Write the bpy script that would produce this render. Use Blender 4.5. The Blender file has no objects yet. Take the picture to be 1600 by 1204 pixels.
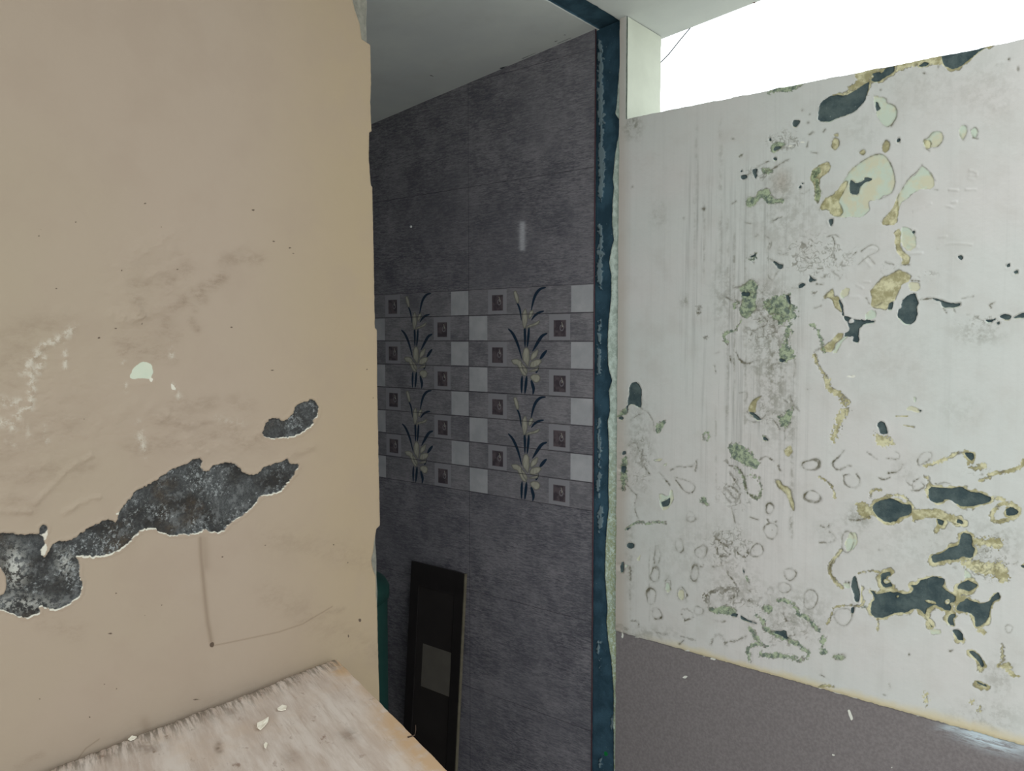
import bpy, bmesh, math, random
import numpy as np
C = bpy.context.scene.collection
EYE = 1.5
# ------------------------------------------------------------------ camera
F = 1243.0; PITCH = math.atan(71/F); YAW = math.radians(38.8)
cam_d = bpy.data.cameras.new('camera'); cam = bpy.data.objects.new('camera', cam_d); C.objects.link(cam)
cam_d.sensor_width = 36; cam_d.lens = 36*F/1600; cam_d.clip_start = 0.02
cam.location = (0, 0, EYE); cam.rotation_euler = (math.pi/2-PITCH, 0, YAW-math.pi/2)
bpy.context.scene.camera = cam
# ------------------------------------------------------------------ world, exposure
SKY = 1.93
W = bpy.data.worlds.new('world'); bpy.context.scene.world = W; W.use_nodes = True
wn = W.node_tree; bg = wn.nodes['Background']
bg.inputs[0].default_value = (0.93, 0.985, 1.0, 1); bg.inputs[1].default_value = SKY
vs = bpy.context.scene.view_settings
vs.view_transform = 'Standard'; vs.look = 'None'; vs.gamma = 1; vs.use_curve_mapping = False; vs.exposure = 0.0

# ------------------------------------------------------------------ camera maths (pixels of the 1600x1204 frame)
cy, sy = math.cos(YAW), math.sin(YAW); cp, sp = math.cos(PITCH), math.sin(PITCH)
FW = np.array([cp*cy, cp*sy, -sp]); RT = np.array([sy, -cy, 0]); UP = np.array([sp*cy, sp*sy, cp])
def ray(u, v): return FW + (u-800)/F*RT + (602-v)/F*UP
def onX(u, v, X): d = ray(u, v); return d*(X/d[0]) + (0, 0, EYE)
def onY(u, v, Y): d = ray(u, v); return d*(Y/d[1]) + (0, 0, EYE)
def onZ(u, v, Z): d = ray(u, v); return d*((Z-EYE)/d[2]) + (0, 0, EYE)
def proj(x, y, z):
    z = z-EYE
    w = x*FW[0]+y*FW[1]+z*FW[2]; w = np.maximum(w, 0.05)
    return 800+F*(x*RT[0]+y*RT[1])/w, 602-F*(x*UP[0]+y*UP[1]+z*UP[2])/w

XB = 1.773      # inner face of the right wall and of the bathroom tiles
YA = 1.057      # face of the left wall
TW = 0.172      # thickness of the right wall
SILL = EYE+0.557
YT = 1.149      # where the tiles start
def ceil_z(y): return EYE+0.800-0.111*(y-1.15)

# ------------------------------------------------------------------ noise
def _h(ix, iy, s):
    n = (ix*374761393 + iy*668265263 + s*974711) & 0xffffffff
    n = ((n ^ (n >> 13))*1274126177) & 0xffffffff
    return ((n ^ (n >> 16)) & 0xffff)/65535.0
def vn(x, y, s=0):
    x0 = np.floor(x).astype(np.int64); y0 = np.floor(y).astype(np.int64)
    fx = x-x0; fy = y-y0; fx = fx*fx*(3-2*fx); fy = fy*fy*(3-2*fy)
    a = _h(x0, y0, s); b = _h(x0+1, y0, s); c = _h(x0, y0+1, s); d = _h(x0+1, y0+1, s)
    return (a+(b-a)*fx)*(1-fy)+(c+(d-c)*fx)*fy
def fbm(x, y, s=0, o=4):
    r = 0; a = 0.5; t = 0
    for i in range(o):
        r = r+a*(vn(x, y, s+i*17)-0.5)*2; t += a; a *= 0.5; x = x*2.03+11.3; y = y*2.03+5.7
    return r/t
def sm(x, a, b):
    t = np.clip((x-a)/(b-a), 0, 1); return t*t*(3-2*t)

# ------------------------------------------------------------------ outlines
def pts(s, o=(0, 0), k=1.0):
    return np.array([[float(q) for q in p.split(',')] for p in s.split()])/k + np.array(o)
def smooth_closed(p, n=1):
    for _ in range(n):
        q = np.roll(p, -1, 0); p = np.stack([p*.82+q*.18, p*.18+q*.82], 1).reshape(-1, 2)
    return p
def smooth_open(p):
    if len(p) < 3: return p
    q = p[1:]; a = p[:-1]
    m = np.stack([a*.75+q*.25, a*.25+q*.75], 1).reshape(-1, 2)
    return np.vstack([p[:1], m, p[-1:]])
def sd_poly(x, y, p):
    d = np.full(x.shape, 1e9); ins = np.zeros(x.shape, bool)
    n = len(p)
    for i in range(n):
        ax, ay = p[i]; bx, by = p[(i+1) % n]
        ex, ey = bx-ax, by-ay; wx, wy = x-ax, y-ay
        t = np.clip((wx*ex+wy*ey)/(ex*ex+ey*ey+1e-12), 0, 1)
        d = np.minimum(d, (wx-ex*t)**2+(wy-ey*t)**2)
        c = ((ay > y) != (by > y))
        if ey != 0: ins ^= c & (x < ex*(y-ay)/ey+ax)
    d = np.sqrt(d); return np.where(ins, -d, d)
def sd_line(x, y, p, w, taper=False):
    d = np.full(x.shape, 1e9); n = len(p)-1
    for i in range(n):
        ax, ay = p[i]; bx, by = p[i+1]
        ex, ey = bx-ax, by-ay; wx, wy = x-ax, y-ay
        t = np.clip((wx*ex+wy*ey)/(ex*ex+ey*ey+1e-12), 0, 1)
        dd = np.sqrt((wx-ex*t)**2+(wy-ey*t)**2)
        if taper: dd = dd - w/2*np.sin(math.pi*np.clip((i+t)/n*.86+.12, 0, 1))
        else: dd = dd - w/2
        d = np.minimum(d, dd)
    return d
class Field:
    """signed distances (in photo pixels) of the paint layers on one wall"""
    M = 16.0
    def __init__(s, u, v, seed=0):
        s.u, s.v = u, v; s.L = {}
        s.n1 = fbm(u/9, v/9, seed+1, 3); s.n2 = fbm(u/2.6, v/2.6, seed+2, 2); s.n3 = fbm(u/22, v/22, seed+5, 3); s.n4 = fbm(u/5, v/5, seed+9, 2)
    def lay(s, n):
        if n not in s.L: s.L[n] = np.full(s.u.shape, s.M)
        return s.L[n]
    def _put(s, name, p, fn, pad, rough, fz, cut=False):
        L = s.lay(name); pad += 14+fz
        m = (s.u > p[:, 0].min()-pad) & (s.u < p[:, 0].max()+pad) & (s.v > p[:, 1].min()-pad) & (s.v < p[:, 1].max()+pad)
        if not m.any(): return
        d = fn(s.u[m], s.v[m]) + rough*(s.n1[m]*1.3+s.n4[m]*1.5+s.n2[m]*1.0) + fz*(s.n2[m]*1.5+s.n1[m]*.8)
        L[m] = np.maximum(L[m], -d) if cut else np.minimum(L[m], d)
    def P(s, name, o, k, text, rough=.6, fz=0, sm_=1, cut=False):
        for t in text.split('|'):
            p = smooth_closed(pts(t.strip(), o, k), sm_)
            s._put(name, p, lambda a, b: sd_poly(a, b, p), 2, rough, fz, cut)
    def Ln(s, name, o, k, w, text, rough=.4, fz=0, wv=0.5):
        for t in text.split('|'):
            p = smooth_open(pts(t.strip(), o, k))
            s._put(name, p, lambda a, b: sd_line(a, b, p, w), w, rough, fz)
    def E(s, name, o, k, text, rough=.5, fz=0, ring=0, cut=False):
        for t in text.split('|'):
            x, y, rx, ry = [float(q) for q in t.strip().split(',')]
            x = x/k+o[0]; y = y/k+o[1]; rx /= k; ry /= k
            p = np.array([[x-rx, y-ry], [x+rx, y+ry]])
            ph = (x*7.3+y*3.1) % 6.28
            def fn(a, b):
                th = np.arctan2(b-y, a-x); wob = 1+.10*np.sin(2*th+ph)+.06*np.sin(3*th+ph*2)
                r = np.sqrt(((a-x)/rx)**2+((b-y)/ry)**2)/wob
                d = (r-1)*min(rx, ry)
                if ring: d = np.abs(d)-ring/2*(1.0+.7*np.sin(th*1.0+ph))
                return d
            s._put(name, p, fn, ring+2, rough, fz, cut)
    def soft(s, name, x, y, rx, ry, v=1.0):
        if name not in s.L: s.L[name] = np.zeros(s.u.shape)
        d = ((s.u-x)/rx)**2+((s.v-y)/ry)**2
        s.L[name] = np.maximum(s.L[name], v*np.exp(-d*1.4))
    def bump(s, o, k, w, h, text):
        if 'bump' not in s.L: s.L['bump'] = np.zeros(s.u.shape)
        for t in text.split('|'):
            p = smooth_open(pts(t.strip(), o, k)); pad = w*3
            m = (s.u > p[:, 0].min()-pad) & (s.u < p[:, 0].max()+pad) & (s.v > p[:, 1].min()-pad) & (s.v < p[:, 1].max()+pad)
            d = sd_line(s.u[m], s.v[m], p, 0)
            s.L['bump'][m] += h*np.exp(-(d/w)**2)*(.75+.5*s.n1[m])

# ------------------------------------------------------------------ mesh helpers
def link(name, me, mat=None, parent=None):
    o = bpy.data.objects.new(name, me); C.objects.link(o)
    if mat: me.materials.append(mat)
    if parent: o.parent = parent
    return o
def tag(o, label=None, cat=None, group=None, kind=None):
    if label: o['label'] = label
    if cat: o['category'] = cat
    if group: o['group'] = group
    if kind: o['kind'] = kind
    return o
def grid_mesh(name, P, attrs, keep=None, smooth=True, flip=False):
    """P: (r,c,3) points; attrs: {name:(r,c,4)}"""
    r, c = P.shape[:2]
    idx = np.arange(r*c).reshape(r, c)
    q = np.stack([idx[:-1, :-1], idx[:-1, 1:], idx[1:, 1:], idx[1:, :-1]], -1).reshape(-1, 4)
    if keep is not None: q = q[keep.reshape(-1)]
    if flip: q = q[:, ::-1]
    me = bpy.data.meshes.new(name)
    me.vertices.add(r*c); me.vertices.foreach_set('co', np.ascontiguousarray(P.reshape(-1), dtype=np.float32))
    n = len(q); me.loops.add(n*4); me.loops.foreach_set('vertex_index', np.ascontiguousarray(q.reshape(-1), dtype=np.int32))
    me.polygons.add(n); me.polygons.foreach_set('loop_start', np.arange(0, n*4, 4, dtype=np.int32))
    me.polygons.foreach_set('loop_total', np.full(n, 4, dtype=np.int32))
    me.polygons.foreach_set('use_smooth', np.full(n, smooth))
    for k, a in attrs.items():
        at = me.attributes.new(k, 'FLOAT_COLOR', 'POINT')
        at.data.foreach_set('color', np.ascontiguousarray(a.reshape(-1), dtype=np.float32))
    me.update(calc_edges=True)
    return me
def box_bm(bm, lo, hi):
    x0, y0, z0 = lo; x1, y1, z1 = hi
    v = [bm.verts.new(p) for p in ((x0,y0,z0),(x1,y0,z0),(x1,y1,z0),(x0,y1,z0),(x0,y0,z1),(x1,y0,z1),(x1,y1,z1),(x0,y1,z1))]
    for f in ((0,3,2,1),(4,5,6,7),(0,1,5,4),(1,2,6,5),(2,3,7,6),(3,0,4,7)): bm.faces.new([v[i] for i in f])
    return v
def bm_obj(name, bm, mat, parent=None, smooth=False):
    bmesh.ops.recalc_face_normals(bm, faces=bm.faces)
    me = bpy.data.meshes.new(name); bm.to_mesh(me); bm.free()
    for p in me.polygons: p.use_smooth = smooth
    return link(name, me, mat, parent)
def box(name, lo, hi, mat, parent=None):
    bm = bmesh.new(); box_bm(bm, lo, hi); return bm_obj(name, bm, mat, parent)
def tube(name, P, r, mat, parent=None, seg=6, taper=False):
    bm = bmesh.new(); rings = []
    P = [np.array(p, float) for p in P]
    for i, p in enumerate(P):
        t = P[min(i+1, len(P)-1)]-P[max(i-1, 0)]; t /= np.linalg.norm(t)
        a = np.cross(t, (0.3, 0.2, 0.93)); a /= np.linalg.norm(a); b = np.cross(t, a)
        rr = r*(1-.8*i/(len(P)-1)) if taper else r
        rings.append([bm.verts.new(p+rr*(a*math.cos(2*math.pi*j/seg)+b*math.sin(2*math.pi*j/seg))) for j in range(seg)])
    for A, B in zip(rings, rings[1:]):
        for j in range(seg): bm.faces.new((A[j], A[(j+1) % seg], B[(j+1) % seg], B[j]))
    bm.faces.new(rings[0]); bm.faces.new(rings[-1])
    return bm_obj(name, bm, mat, parent, True)
def cat4(*a):
    s = a[0].shape; return np.stack([np.broadcast_to(x, s) for x in a], -1)

# ------------------------------------------------------------------ materials
def lin(c): 
    c = np.array(c)/255.0
    return tuple(np.where(c <= .04045, c/12.92, ((c+.055)/1.055)**2.4))+(1.0,)
class Mat:
    def __init__(s, name, rough=.8, spec=.3):
        s.m = bpy.data.materials.new(name); s.m.use_nodes = True; s.t = s.m.node_tree
        s.b = s.t.nodes['Principled BSDF']; s.b.inputs['Roughness'].default_value = rough
        s.b.inputs['Specular IOR Level'].default_value = spec
        s.geo = s.t.nodes.new('ShaderNodeNewGeometry').outputs['Position']
    def n(s, ty, **kw):
        x = s.t.nodes.new(ty)
        for k, v in kw.items(): setattr(x, k, v)
        return x
    def set(s, sock, v):
        if isinstance(v, bpy.types.NodeSocket): s.t.links.new(v, sock)
        else: sock.default_value = v
    def noise(s, scale, detail=4, rough=.55, vec=None, dist=0.0, str_=(1, 1, 1), off=(0, 0, 0)):
        mp = s.n('ShaderNodeMapping'); s.set(mp.inputs[0], vec or s.geo)
        mp.inputs['Scale'].default_value = str_; mp.inputs['Location'].default_value = off
        x = s.n('ShaderNodeTexNoise'); s.set(x.inputs['Vector'], mp.outputs[0])
        x.inputs['Scale'].default_value = scale; x.inputs['Detail'].default_value = detail
        x.inputs['Roughness'].default_value = rough; x.inputs['Distortion'].default_value = dist
        return x.outputs['Fac']
    def ramp(s, v, a, b, lo=0.0, hi=1.0, smooth=True):
        x = s.n('ShaderNodeMapRange'); x.interpolation_type = 'SMOOTHSTEP' if smooth else 'LINEAR'
        s.set(x.inputs[0], v); x.inputs[1].default_value = a; x.inputs[2].default_value = b
        x.inputs[3].default_value = lo; x.inputs[4].default_value = hi
        return x.outputs[0]
    def math(s, op, a, b=0.0, c=0.0):
        x = s.n('ShaderNodeMath', operation=op); s.set(x.inputs[0], a); s.set(x.inputs[1], b)
        if len(x.inputs) > 2: s.set(x.inputs[2], c)
        return x.outputs[0]
    def mix(s, f, a, b, mode='MIX'):
        x = s.n('ShaderNodeMix', data_type='RGBA', blend_type=mode)
        s.set(x.inputs['Factor'], f); s.set(x.inputs['A'], a); s.set(x.inputs['B'], b)
        return x.outputs['Result']
    def attr(s, name):
        x = s.n('ShaderNodeAttribute', attribute_name=name)
        y = s.n('ShaderNodeSeparateColor'); s.set(y.inputs[0], x.outputs['Color'])
        return y.outputs[0], y.outputs[1], y.outputs[2], x.outputs['Alpha']
    def sep(s, v=None):
        y = s.n('ShaderNodeSeparateXYZ'); s.set(y.inputs[0], v or s.geo); return y.outputs
    def color(s, c): s.set(s.b.inputs['Base Color'], c)
    def bump(s, h, strength=.5, dist=.001):
        x = s.n('ShaderNodeBump'); x.inputs['Strength'].default_value = strength; x.inputs['Distance'].default_value = dist
        s.set(x.inputs['Height'], h); s.set(s.b.inputs['Normal'], x.outputs[0])
def inside(M, d, w=.45): return M.ramp(d, w, -w, 0, 1)

def mat_plain(name, c, rough=.8, var=.12, scale=30, bump=.3, spec=.3):
    M = Mat(name, rough, spec); a = lin(c)
    n = M.noise(scale, 6); n2 = M.noise(scale*.15, 3)
    f = M.math('ADD', M.math('MULTIPLY', n, .6), M.math('MULTIPLY', n2, .4))
    lo = tuple(x*(1-var*1.6) for x in a[:3])+(1,); hi = tuple(min(1, x*(1+var)) for x in a[:3])+(1,)
    M.color(M.mix(M.ramp(f, .3, .7), lo, hi)); M.bump(n, bump, .001)
    return M.m

def mat_wall_right():
    M = Mat('peeling_plaster_right', .78, .25)
    cem, und, och, alg = M.attr('layers'); grm, fuz, stk, tan = M.attr('dirt'); yel, dado, smear, bright = M.attr('extra')
    big = M.noise(2.2, 4); mid = M.noise(14, 5); fine = M.noise(140, 4, .65)
    base = M.mix(M.ramp(big, .3, .7), lin((219, 215, 212)), lin((213, 216, 212)))
    base = M.mix(M.math('MULTIPLY', M.ramp(mid, .45, .75), .25), base, lin((190, 184, 176)))
    base = M.mix(M.math('MULTIPLY', tan, .8), base, lin((176, 158, 140)))
    # vertical run marks
    st = M.noise(1, 5, .7, str_=(1, 48, 1.2)); st2 = M.noise(1, 4, .6, str_=(1, 120, 3.0))
    stf = M.math('MULTIPLY', M.math('ADD', M.ramp(st, .50, .70), M.math('MULTIPLY', M.ramp(st2, .5, .75), .6)), stk)
    base = M.mix(M.math('MULTIPLY', stf, .42), base, lin((122, 124, 118)))
    base = M.mix(M.math('MULTIPLY', fuz, M.ramp(M.noise(60, 6, .7), .42, .62, .15, 1)), base, lin((118, 116, 98)))
    # yellow water line above the dado
    base = M.mix(yel, base, lin((220, 206, 168)))
    u = M.mix(M.ramp(M.noise(30, 4), .4, .62), lin((206, 218, 202)), lin((214, 212, 186)))
    u = M.mix(M.math('MULTIPLY', tan, .0), u, lin((190, 180, 140)))
    col = M.mix(inside(M, und), base, u)
    o = M.mix(M.ramp(M.noise(46, 6, .65), .38, .62), lin((160, 152, 104)), lin((222, 217, 176)))
    col = M.mix(M.math('MULTIPLY', inside(M, och, .9), .88), col, o)
    a = M.mix(M.ramp(M.noise(75, 6, .75), .40, .60), lin((58, 86, 70)), lin((172, 188, 150)))
    col = M.mix(M.math('MULTIPLY', inside(M, alg, 1.2), .82), col, a)
    g = M.mix(M.noise(50, 3), lin((84, 82, 66)), lin((128, 122, 102)))
    col = M.mix(M.math('MULTIPLY', grm, M.ramp(M.noise(90, 4), .25, .55, .45, 1)), col, g)
    ce = M.mix(M.ramp(M.noise(26, 6, .65), .35, .65), lin((62, 78, 82)), lin((92, 106, 106)))
    ce = M.mix(M.ramp(M.noise(230, 4, .7), .66, .74), ce, lin((150, 158, 152)))
    cf = inside(M, cem, .55); col = M.mix(cf, col, ce)
    # dado paint
    dz = M.mix(M.ramp(M.noise(160, 4, .6), .3, .7), lin((124, 117, 118)), lin((138, 132, 132)))
    dz = M.mix(M.ramp(M.noise(260, 3, .6), .70, .76, 0, .3), dz, lin((170, 165, 165)))
    sm1 = M.noise(1, 6, .75, str_=(1, 22, 170), dist=.6)
    dz = M.mix(M.math('MULTIPLY', smear, M.ramp(sm1, .34, .54)), dz, lin((206, 220, 228)))
    df = inside(M, dado, .5); col = M.mix(df, col, dz)
    col = M.mix(inside(M, bright, .5), col, lin((236, 236, 226)))
    M.color(col)
    M.set(M.b.inputs['Roughness'], M.mix(df, (.8, .8, .8, 1), (.5, .5, .5, 1)))
    h = M.math('ADD', M.math('MULTIPLY', fine, .35), M.math('MULTIPLY', mid, .5))
    h = M.math('ADD', h, M.math('MULTIPLY', cf, M.math('MULTIPLY', M.noise(300, 5, .7), 1.0)))
    h = M.math('SUBTRACT', h, M.math('MULTIPLY', cf, 1.2))
    h = M.math('SUBTRACT', h, M.math('MULTIPLY', grm, .5))
    M.bump(h, .55, .0015)
    return M.m
def mat_wall_left():
    M = Mat('beige_paint_left', .74, .25)
    cem, und, wht, x = M.attr('layers'); fuz, brn, spk, drip = M.attr('dirt')
    big = M.noise(1.6, 4); mid = M.noise(12, 5); fine = M.noise(180, 4, .65)
    base = M.mix(M.ramp(big, .35, .68), lin((164, 148, 132)), lin((162, 148, 128)))
    px = M.sep()[0]
    base = M.mix(M.ramp(px, .62, .93, 0, .55), base, lin((160, 141, 108)))
    base = M.mix(M.math('MULTIPLY', M.ramp(mid, .45, .7), .3), base, lin((156, 139, 123)))
    base = M.mix(M.math('MULTIPLY', brn, M.ramp(M.noise(80, 6, .75, str_=(.5, 1, 1)), .40, .66, .12, .95)), base, lin((132, 115, 98)))
    base = M.mix(M.math('MULTIPLY', fuz, M.ramp(M.noise(110, 5, .7), .44, .62)), base, lin((190, 182, 168)))
    base = M.mix(drip, base, lin((120, 102, 84)))
    col = M.mix(inside(M, und, .9), base, M.mix(M.noise(60, 3), lin((186, 196, 178)), lin((200, 202, 184))))
    col = M.mix(inside(M, wht, .5), col, lin((206, 202, 188)))
    col = M.mix(inside(M, spk, .5), col, lin((88, 74, 62)))
    ce = M.mix(M.ramp(M.noise(17, 6, .6), .34, .62), lin((52, 50, 47)), lin((84, 86, 86)))
    ce = M.mix(M.ramp(M.noise(12, 5, .6, off=(3, 1, 2)), .52, .68, 0, .7), ce, lin((78, 66, 52)))
    ce = M.mix(M.ramp(M.noise(260, 5, .75), .40, .60, .0, .55), ce, lin((38, 39, 42)))
    ce = M.mix(M.ramp(M.noise(75, 6, .7, off=(5, 0, 3)), .50, .64, .0, .6), ce, lin((112, 114, 114)))
    cl = M.ramp(M.noise(22, 4, .6, off=(1, 7, 0)), .40, .62, .0, 1)
    sp = M.ramp(M.math('ADD', M.noise(240, 5, .75), M.math('MULTIPLY', cl, .16)), .66, .78)
    ce = M.mix(M.math('MULTIPLY', sp, .8), ce, lin((150, 154, 154)))
    ce = M.mix(M.math('MULTIPLY', x, M.ramp(M.noise(190, 5, .7), .45, .56)), ce, lin((206, 206, 198)))
    cf = inside(M, cem, .6)
    M.color(M.mix(cf, col, ce))
    M.set(M.b.inputs['Roughness'], M.mix(cf, (.72, .72, .72, 1), (.95, .95, .95, 1)))
    h = M.math('ADD', M.math('MULTIPLY', fine, .22), M.math('MULTIPLY', mid, .6))
    h = M.math('ADD', h, M.math('MULTIPLY', cf, M.math('MULTIPLY', M.noise(330, 6, .75), 1.6)))
    h = M.math('ADD', h, M.math('MULTIPLY', M.math('ADD', fuz, brn), M.math('MULTIPLY', M.noise(150, 5, .7, str_=(.6, 1, 1.6)), 1.1)))
    M.bump(h, .5, .0015)
    return M.m
def mat_strip():
    M = Mat('bare_jamb', .9, .15)
    drk, mint, lft, gsp = M.attr('layers')
    mn = M.mix(M.ramp(M.noise(60, 6, .7), .4, .62), lin((186, 202, 190)), lin((224, 238, 228)))
    z = M.sep()[2]
    mn = M.mix(M.math('MULTIPLY', M.ramp(z, 1.35, 1.0), M.ramp(M.noise(170, 5, .7), .38, .6)), mn, lin((170, 180, 142)))
    ce = M.mix(M.ramp(M.noise(22, 5), .35, .65), lin((46, 70, 84)), lin((62, 90, 106)))
    ce = M.mix(M.ramp(M.noise(200, 3), .70, .75), ce, lin((140, 160, 160)))
    c = M.mix(inside(M, drk, .5), mn, ce)
    c = M.mix(M.math('MULTIPLY', inside(M, lft, .7), .85), c, lin((120, 138, 144)))
    c = M.mix(inside(M, gsp, .6), c, lin((20, 120, 60)))
    M.color(c); M.bump(M.noise(120, 6, .7), .7, .002)
    return M.m
def mat_ceiling():
    M = Mat('ceiling_paint', .85, .2)
    band, crk, x, y = M.attr('layers')
    base = M.mix(M.ramp(M.noise(5, 5), .35, .65), lin((206, 210, 210)), lin((214, 218, 216)))
    base = M.mix(M.ramp(M.noise(3, 6, .6, off=(2, 2, 0)), .55, .75, 0, .35), base, lin((186, 186, 180)))
    ce = M.mix(M.ramp(M.noise(22, 5), .35, .65), lin((46, 70, 84)), lin((62, 90, 106)))
    c = M.mix(inside(M, crk, .5), base, lin((50, 55, 60)))
    M.color(M.mix(inside(M, band, .5), c, ce)); M.bump(M.noise(60, 5), .3, .001)
    return M.m
def mat_tiles():
    M = Mat('glazed_wall_tiles', .12, .75)
    x, y, z = M.sep()
    # fired wood-grain print running along the tile
    g1 = M.noise(1, 6, .75, str_=(1, 30, 210), dist=.6); g2 = M.noise(1, 4, .7, str_=(1, 90, 520)); g3 = M.noise(11, 5, .6)
    gg = M.math('ADD', M.math('MULTIPLY', g1, .42), M.math('ADD', M.math('MULTIPLY', g2, .3), M.math('MULTIPLY', g3, .26)))
    wood = M.mix(M.ramp(gg, .40, .60), lin((90, 89, 97)), lin((146, 142, 147)))
    wood = M.mix(M.ramp(M.noise(3, 3), .4, .7, 0, .4), wood, lin((124, 122, 128)))
    # joints
    def joint(v, off, size, w):
        f = M.math('FRACT', M.math('DIVIDE', M.math('SUBTRACT', v, off-40*size), size))
        e = M.math('MULTIPLY', M.math('MINIMUM', f, M.math('SUBTRACT', 1.0, f)), size)
        return M.ramp(e, w, w*.4)
    jy = joint(y, YT, .4416, .0010); jz = joint(z, EYE+.148, .302, .0010)
    j = M.math('MAXIMUM', jy, jz)
    wh, fr, inn, band = M.attr('mosaic'); leaf, pet, tone, jl = M.attr('flower')
    plate = M.mix(M.ramp(M.noise(20, 4), .3, .7), lin((172, 172, 176)), lin((190, 189, 192)))
    c = M.mix(M.math('MULTIPLY', M.math('MULTIPLY', inside(M, band, .0005), .32), M.ramp(g3, .3, .7, .5, 1)), wood, lin((168, 164, 166)))
    c = M.mix(inside(M, wh, .0007), c, plate)
    c = M.mix(inside(M, fr, .0007), c, lin((152, 150, 155)))
    ic = M.mix(M.ramp(M.noise(60, 3), .4, .6), lin((76, 68, 74)), lin((98, 88, 92)))
    c = M.mix(inside(M, inn, .0015), c, ic)
    c = M.mix(inside(M, leaf, .0007), c, lin((34, 50, 68)))
    c = M.mix(inside(M, pet, .0007), c, M.mix(tone, lin((112, 111, 104)), lin((188, 184, 168))))
    c = M.mix(M.math('MULTIPLY', inside(M, jl, .0006), .8), c, lin((48, 46, 50)))
    c = M.mix(M.math('MULTIPLY', j, .7), c, lin((46, 44, 48)))
    M.color(c)
    M.set(M.b.inputs['Roughness'], M.ramp(g1, .3, .7, .03, .07))
    M.bump(M.math('SUBTRACT', M.math('MULTIPLY', g1, .03), j), .2, .0006)
    return M.m

PAINT_B = mat_wall_right(); PAINT_A = mat_wall_left(); STRIP = mat_strip(); CEIL = mat_ceiling(); TILE = mat_tiles()
CORE = mat_plain('cement_render', (132, 130, 120), .95, .2, 90, .9)
OUTER = mat_plain('outer_plaster', (204, 208, 194), .85, .05, 14, .3)
FLOORM = mat_plain('floor_cement', (120, 116, 110), .85, .15, 12, .5)
GROUND = mat_plain('yard_cement', (182, 180, 172), .95, .15, 3, .5)

# ================================================================== STRUCTURE
def coords(lo, a, b, hi, step, cs):
    l = list(np.arange(lo, a, cs)) if a > lo else []
    m = list(np.arange(a, b, step)); r = list(np.arange(b, hi, cs)) if hi > b else []
    return np.array(sorted(set(l+m+r+[hi])))

# ---------------- right wall: paint layers traced on its face
ys = coords(-1.4, .155, 1.062, 1.076, .0013, .02); ys = np.unique(np.append(ys, YA))
zs = coords(0.0, EYE-1.0, SILL, ceil_z(1.0), .0013, .02); zs = np.unique(np.append(zs, SILL))
Yg, Zg = np.meshgrid(ys, zs)
u, v = proj(np.full(Yg.shape, XB), Yg, Zg)
f = Field(u, v, 3)
C0 = ((1200, 40), 4); C1 = ((1280, 50), 5); C2 = ((960, 160), 5); C3 = ((1280, 270), 5); C4 = ((1080, 380), 5)
C5 = ((960, 590), 5); C6 = ((1280, 590), 5); C7 = ((960, 810), 5); C8 = ((1280, 810), 5); C9 = ((1280, 1020), 5)
CA = ((960, 0), 2.5)
P, L, E = f.P, f.Ln, f.E
# bare cement
P('cem', *C0, "315,600 313,520 330,480 370,450 430,430 480,440 540,405 600,370 635,345 625,400 600,480 540,540 440,575 380,600|650,300 700,285 705,300 740,260 790,250 790,290 750,310 700,345 660,350 640,340 665,320|1090,160 1150,140 1250,122 1350,96 1410,88 1400,120 1330,150 1250,215 1190,265 1140,272 1100,250 1080,200|940,250 980,225 1010,235 990,250 960,258")
L('cem', *C0, 2.6, "700,240 850,208 1000,175 1100,150 1250,120 1400,88 1500,68 1620,36")
L('cem', *C0, 1.6, "0,398 200,352 400,312 700,240")
P('cem', *C1, "440,540 465,560 475,600 450,620 440,590|605,840 622,820 638,840 625,865 608,858")
P('cem', *C3, "230,100 245,50 290,85 350,55 355,35 410,45 400,60 350,75 320,110 305,170 245,170|75,370 90,355 112,360 105,400 95,420 80,410|540,1015 580,1005 565,1065 535,1070|640,1000 680,965 750,935 765,990 775,1010 760,1050 768,1110 740,1170 700,1185 660,1170 630,1140 610,1110 620,1070 645,1050|880,975 950,990 1000,1010 1060,1020 1110,1010 1105,1040 1050,1050 990,1055 960,1040 950,1005 890,990|1410,1115 1450,1100 1500,1115 1495,1140 1460,1150 1420,1135|1300,1150 1340,1145 1380,1138 1350,1170 1320,1165|1510,1135 1560,1100 1620,1082 1620,1130 1550,1135|1380,1170 1410,1155 1415,1180 1390,1190|1080,655 1105,640 1130,660 1110,685 1090,670|1455,720 1490,705 1490,735 1465,740|1515,775 1550,755 1555,785 1530,790|725,460 740,450 752,465 735,478")
P('cem', *C4, "1190,570 1230,575 1290,600 1370,600 1435,605 1430,620 1350,625 1310,670 1310,770 1260,770 1265,730 1195,725 1200,700 1235,680 1220,620|1160,440 1185,490 1195,570 1180,565 1170,510 1155,460|640,140 690,160 720,165 715,195 680,205 665,175|920,245 940,265 985,290 930,305 915,290 930,270|835,325 870,310 895,320 870,345 840,345|385,385 460,380 455,410 410,410|735,400 770,400 775,480 755,470|450,105 510,70 500,95 480,110|470,140 495,150 490,160|690,900 740,910 710,935 688,920", rough=.8)
E('cem', *C4, "1250,607,22,18", cut=True, rough=.2)
P('cem', *C5, "115,90 130,45 165,30 195,50 212,100 210,170 205,240 165,215 130,200 100,225 108,150|360,970 400,955 435,935 425,1000 375,1010|85,1175 130,1165 100,1195|1045,268 1100,278 1130,310 1150,328 1110,325|1160,465 1180,462 1210,490 1165,490|20,310 60,300 70,320 30,335|90,225 105,215 105,270 95,270")
E('cem', *C5, "75,587,17,15|70,712,24,26")
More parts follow.
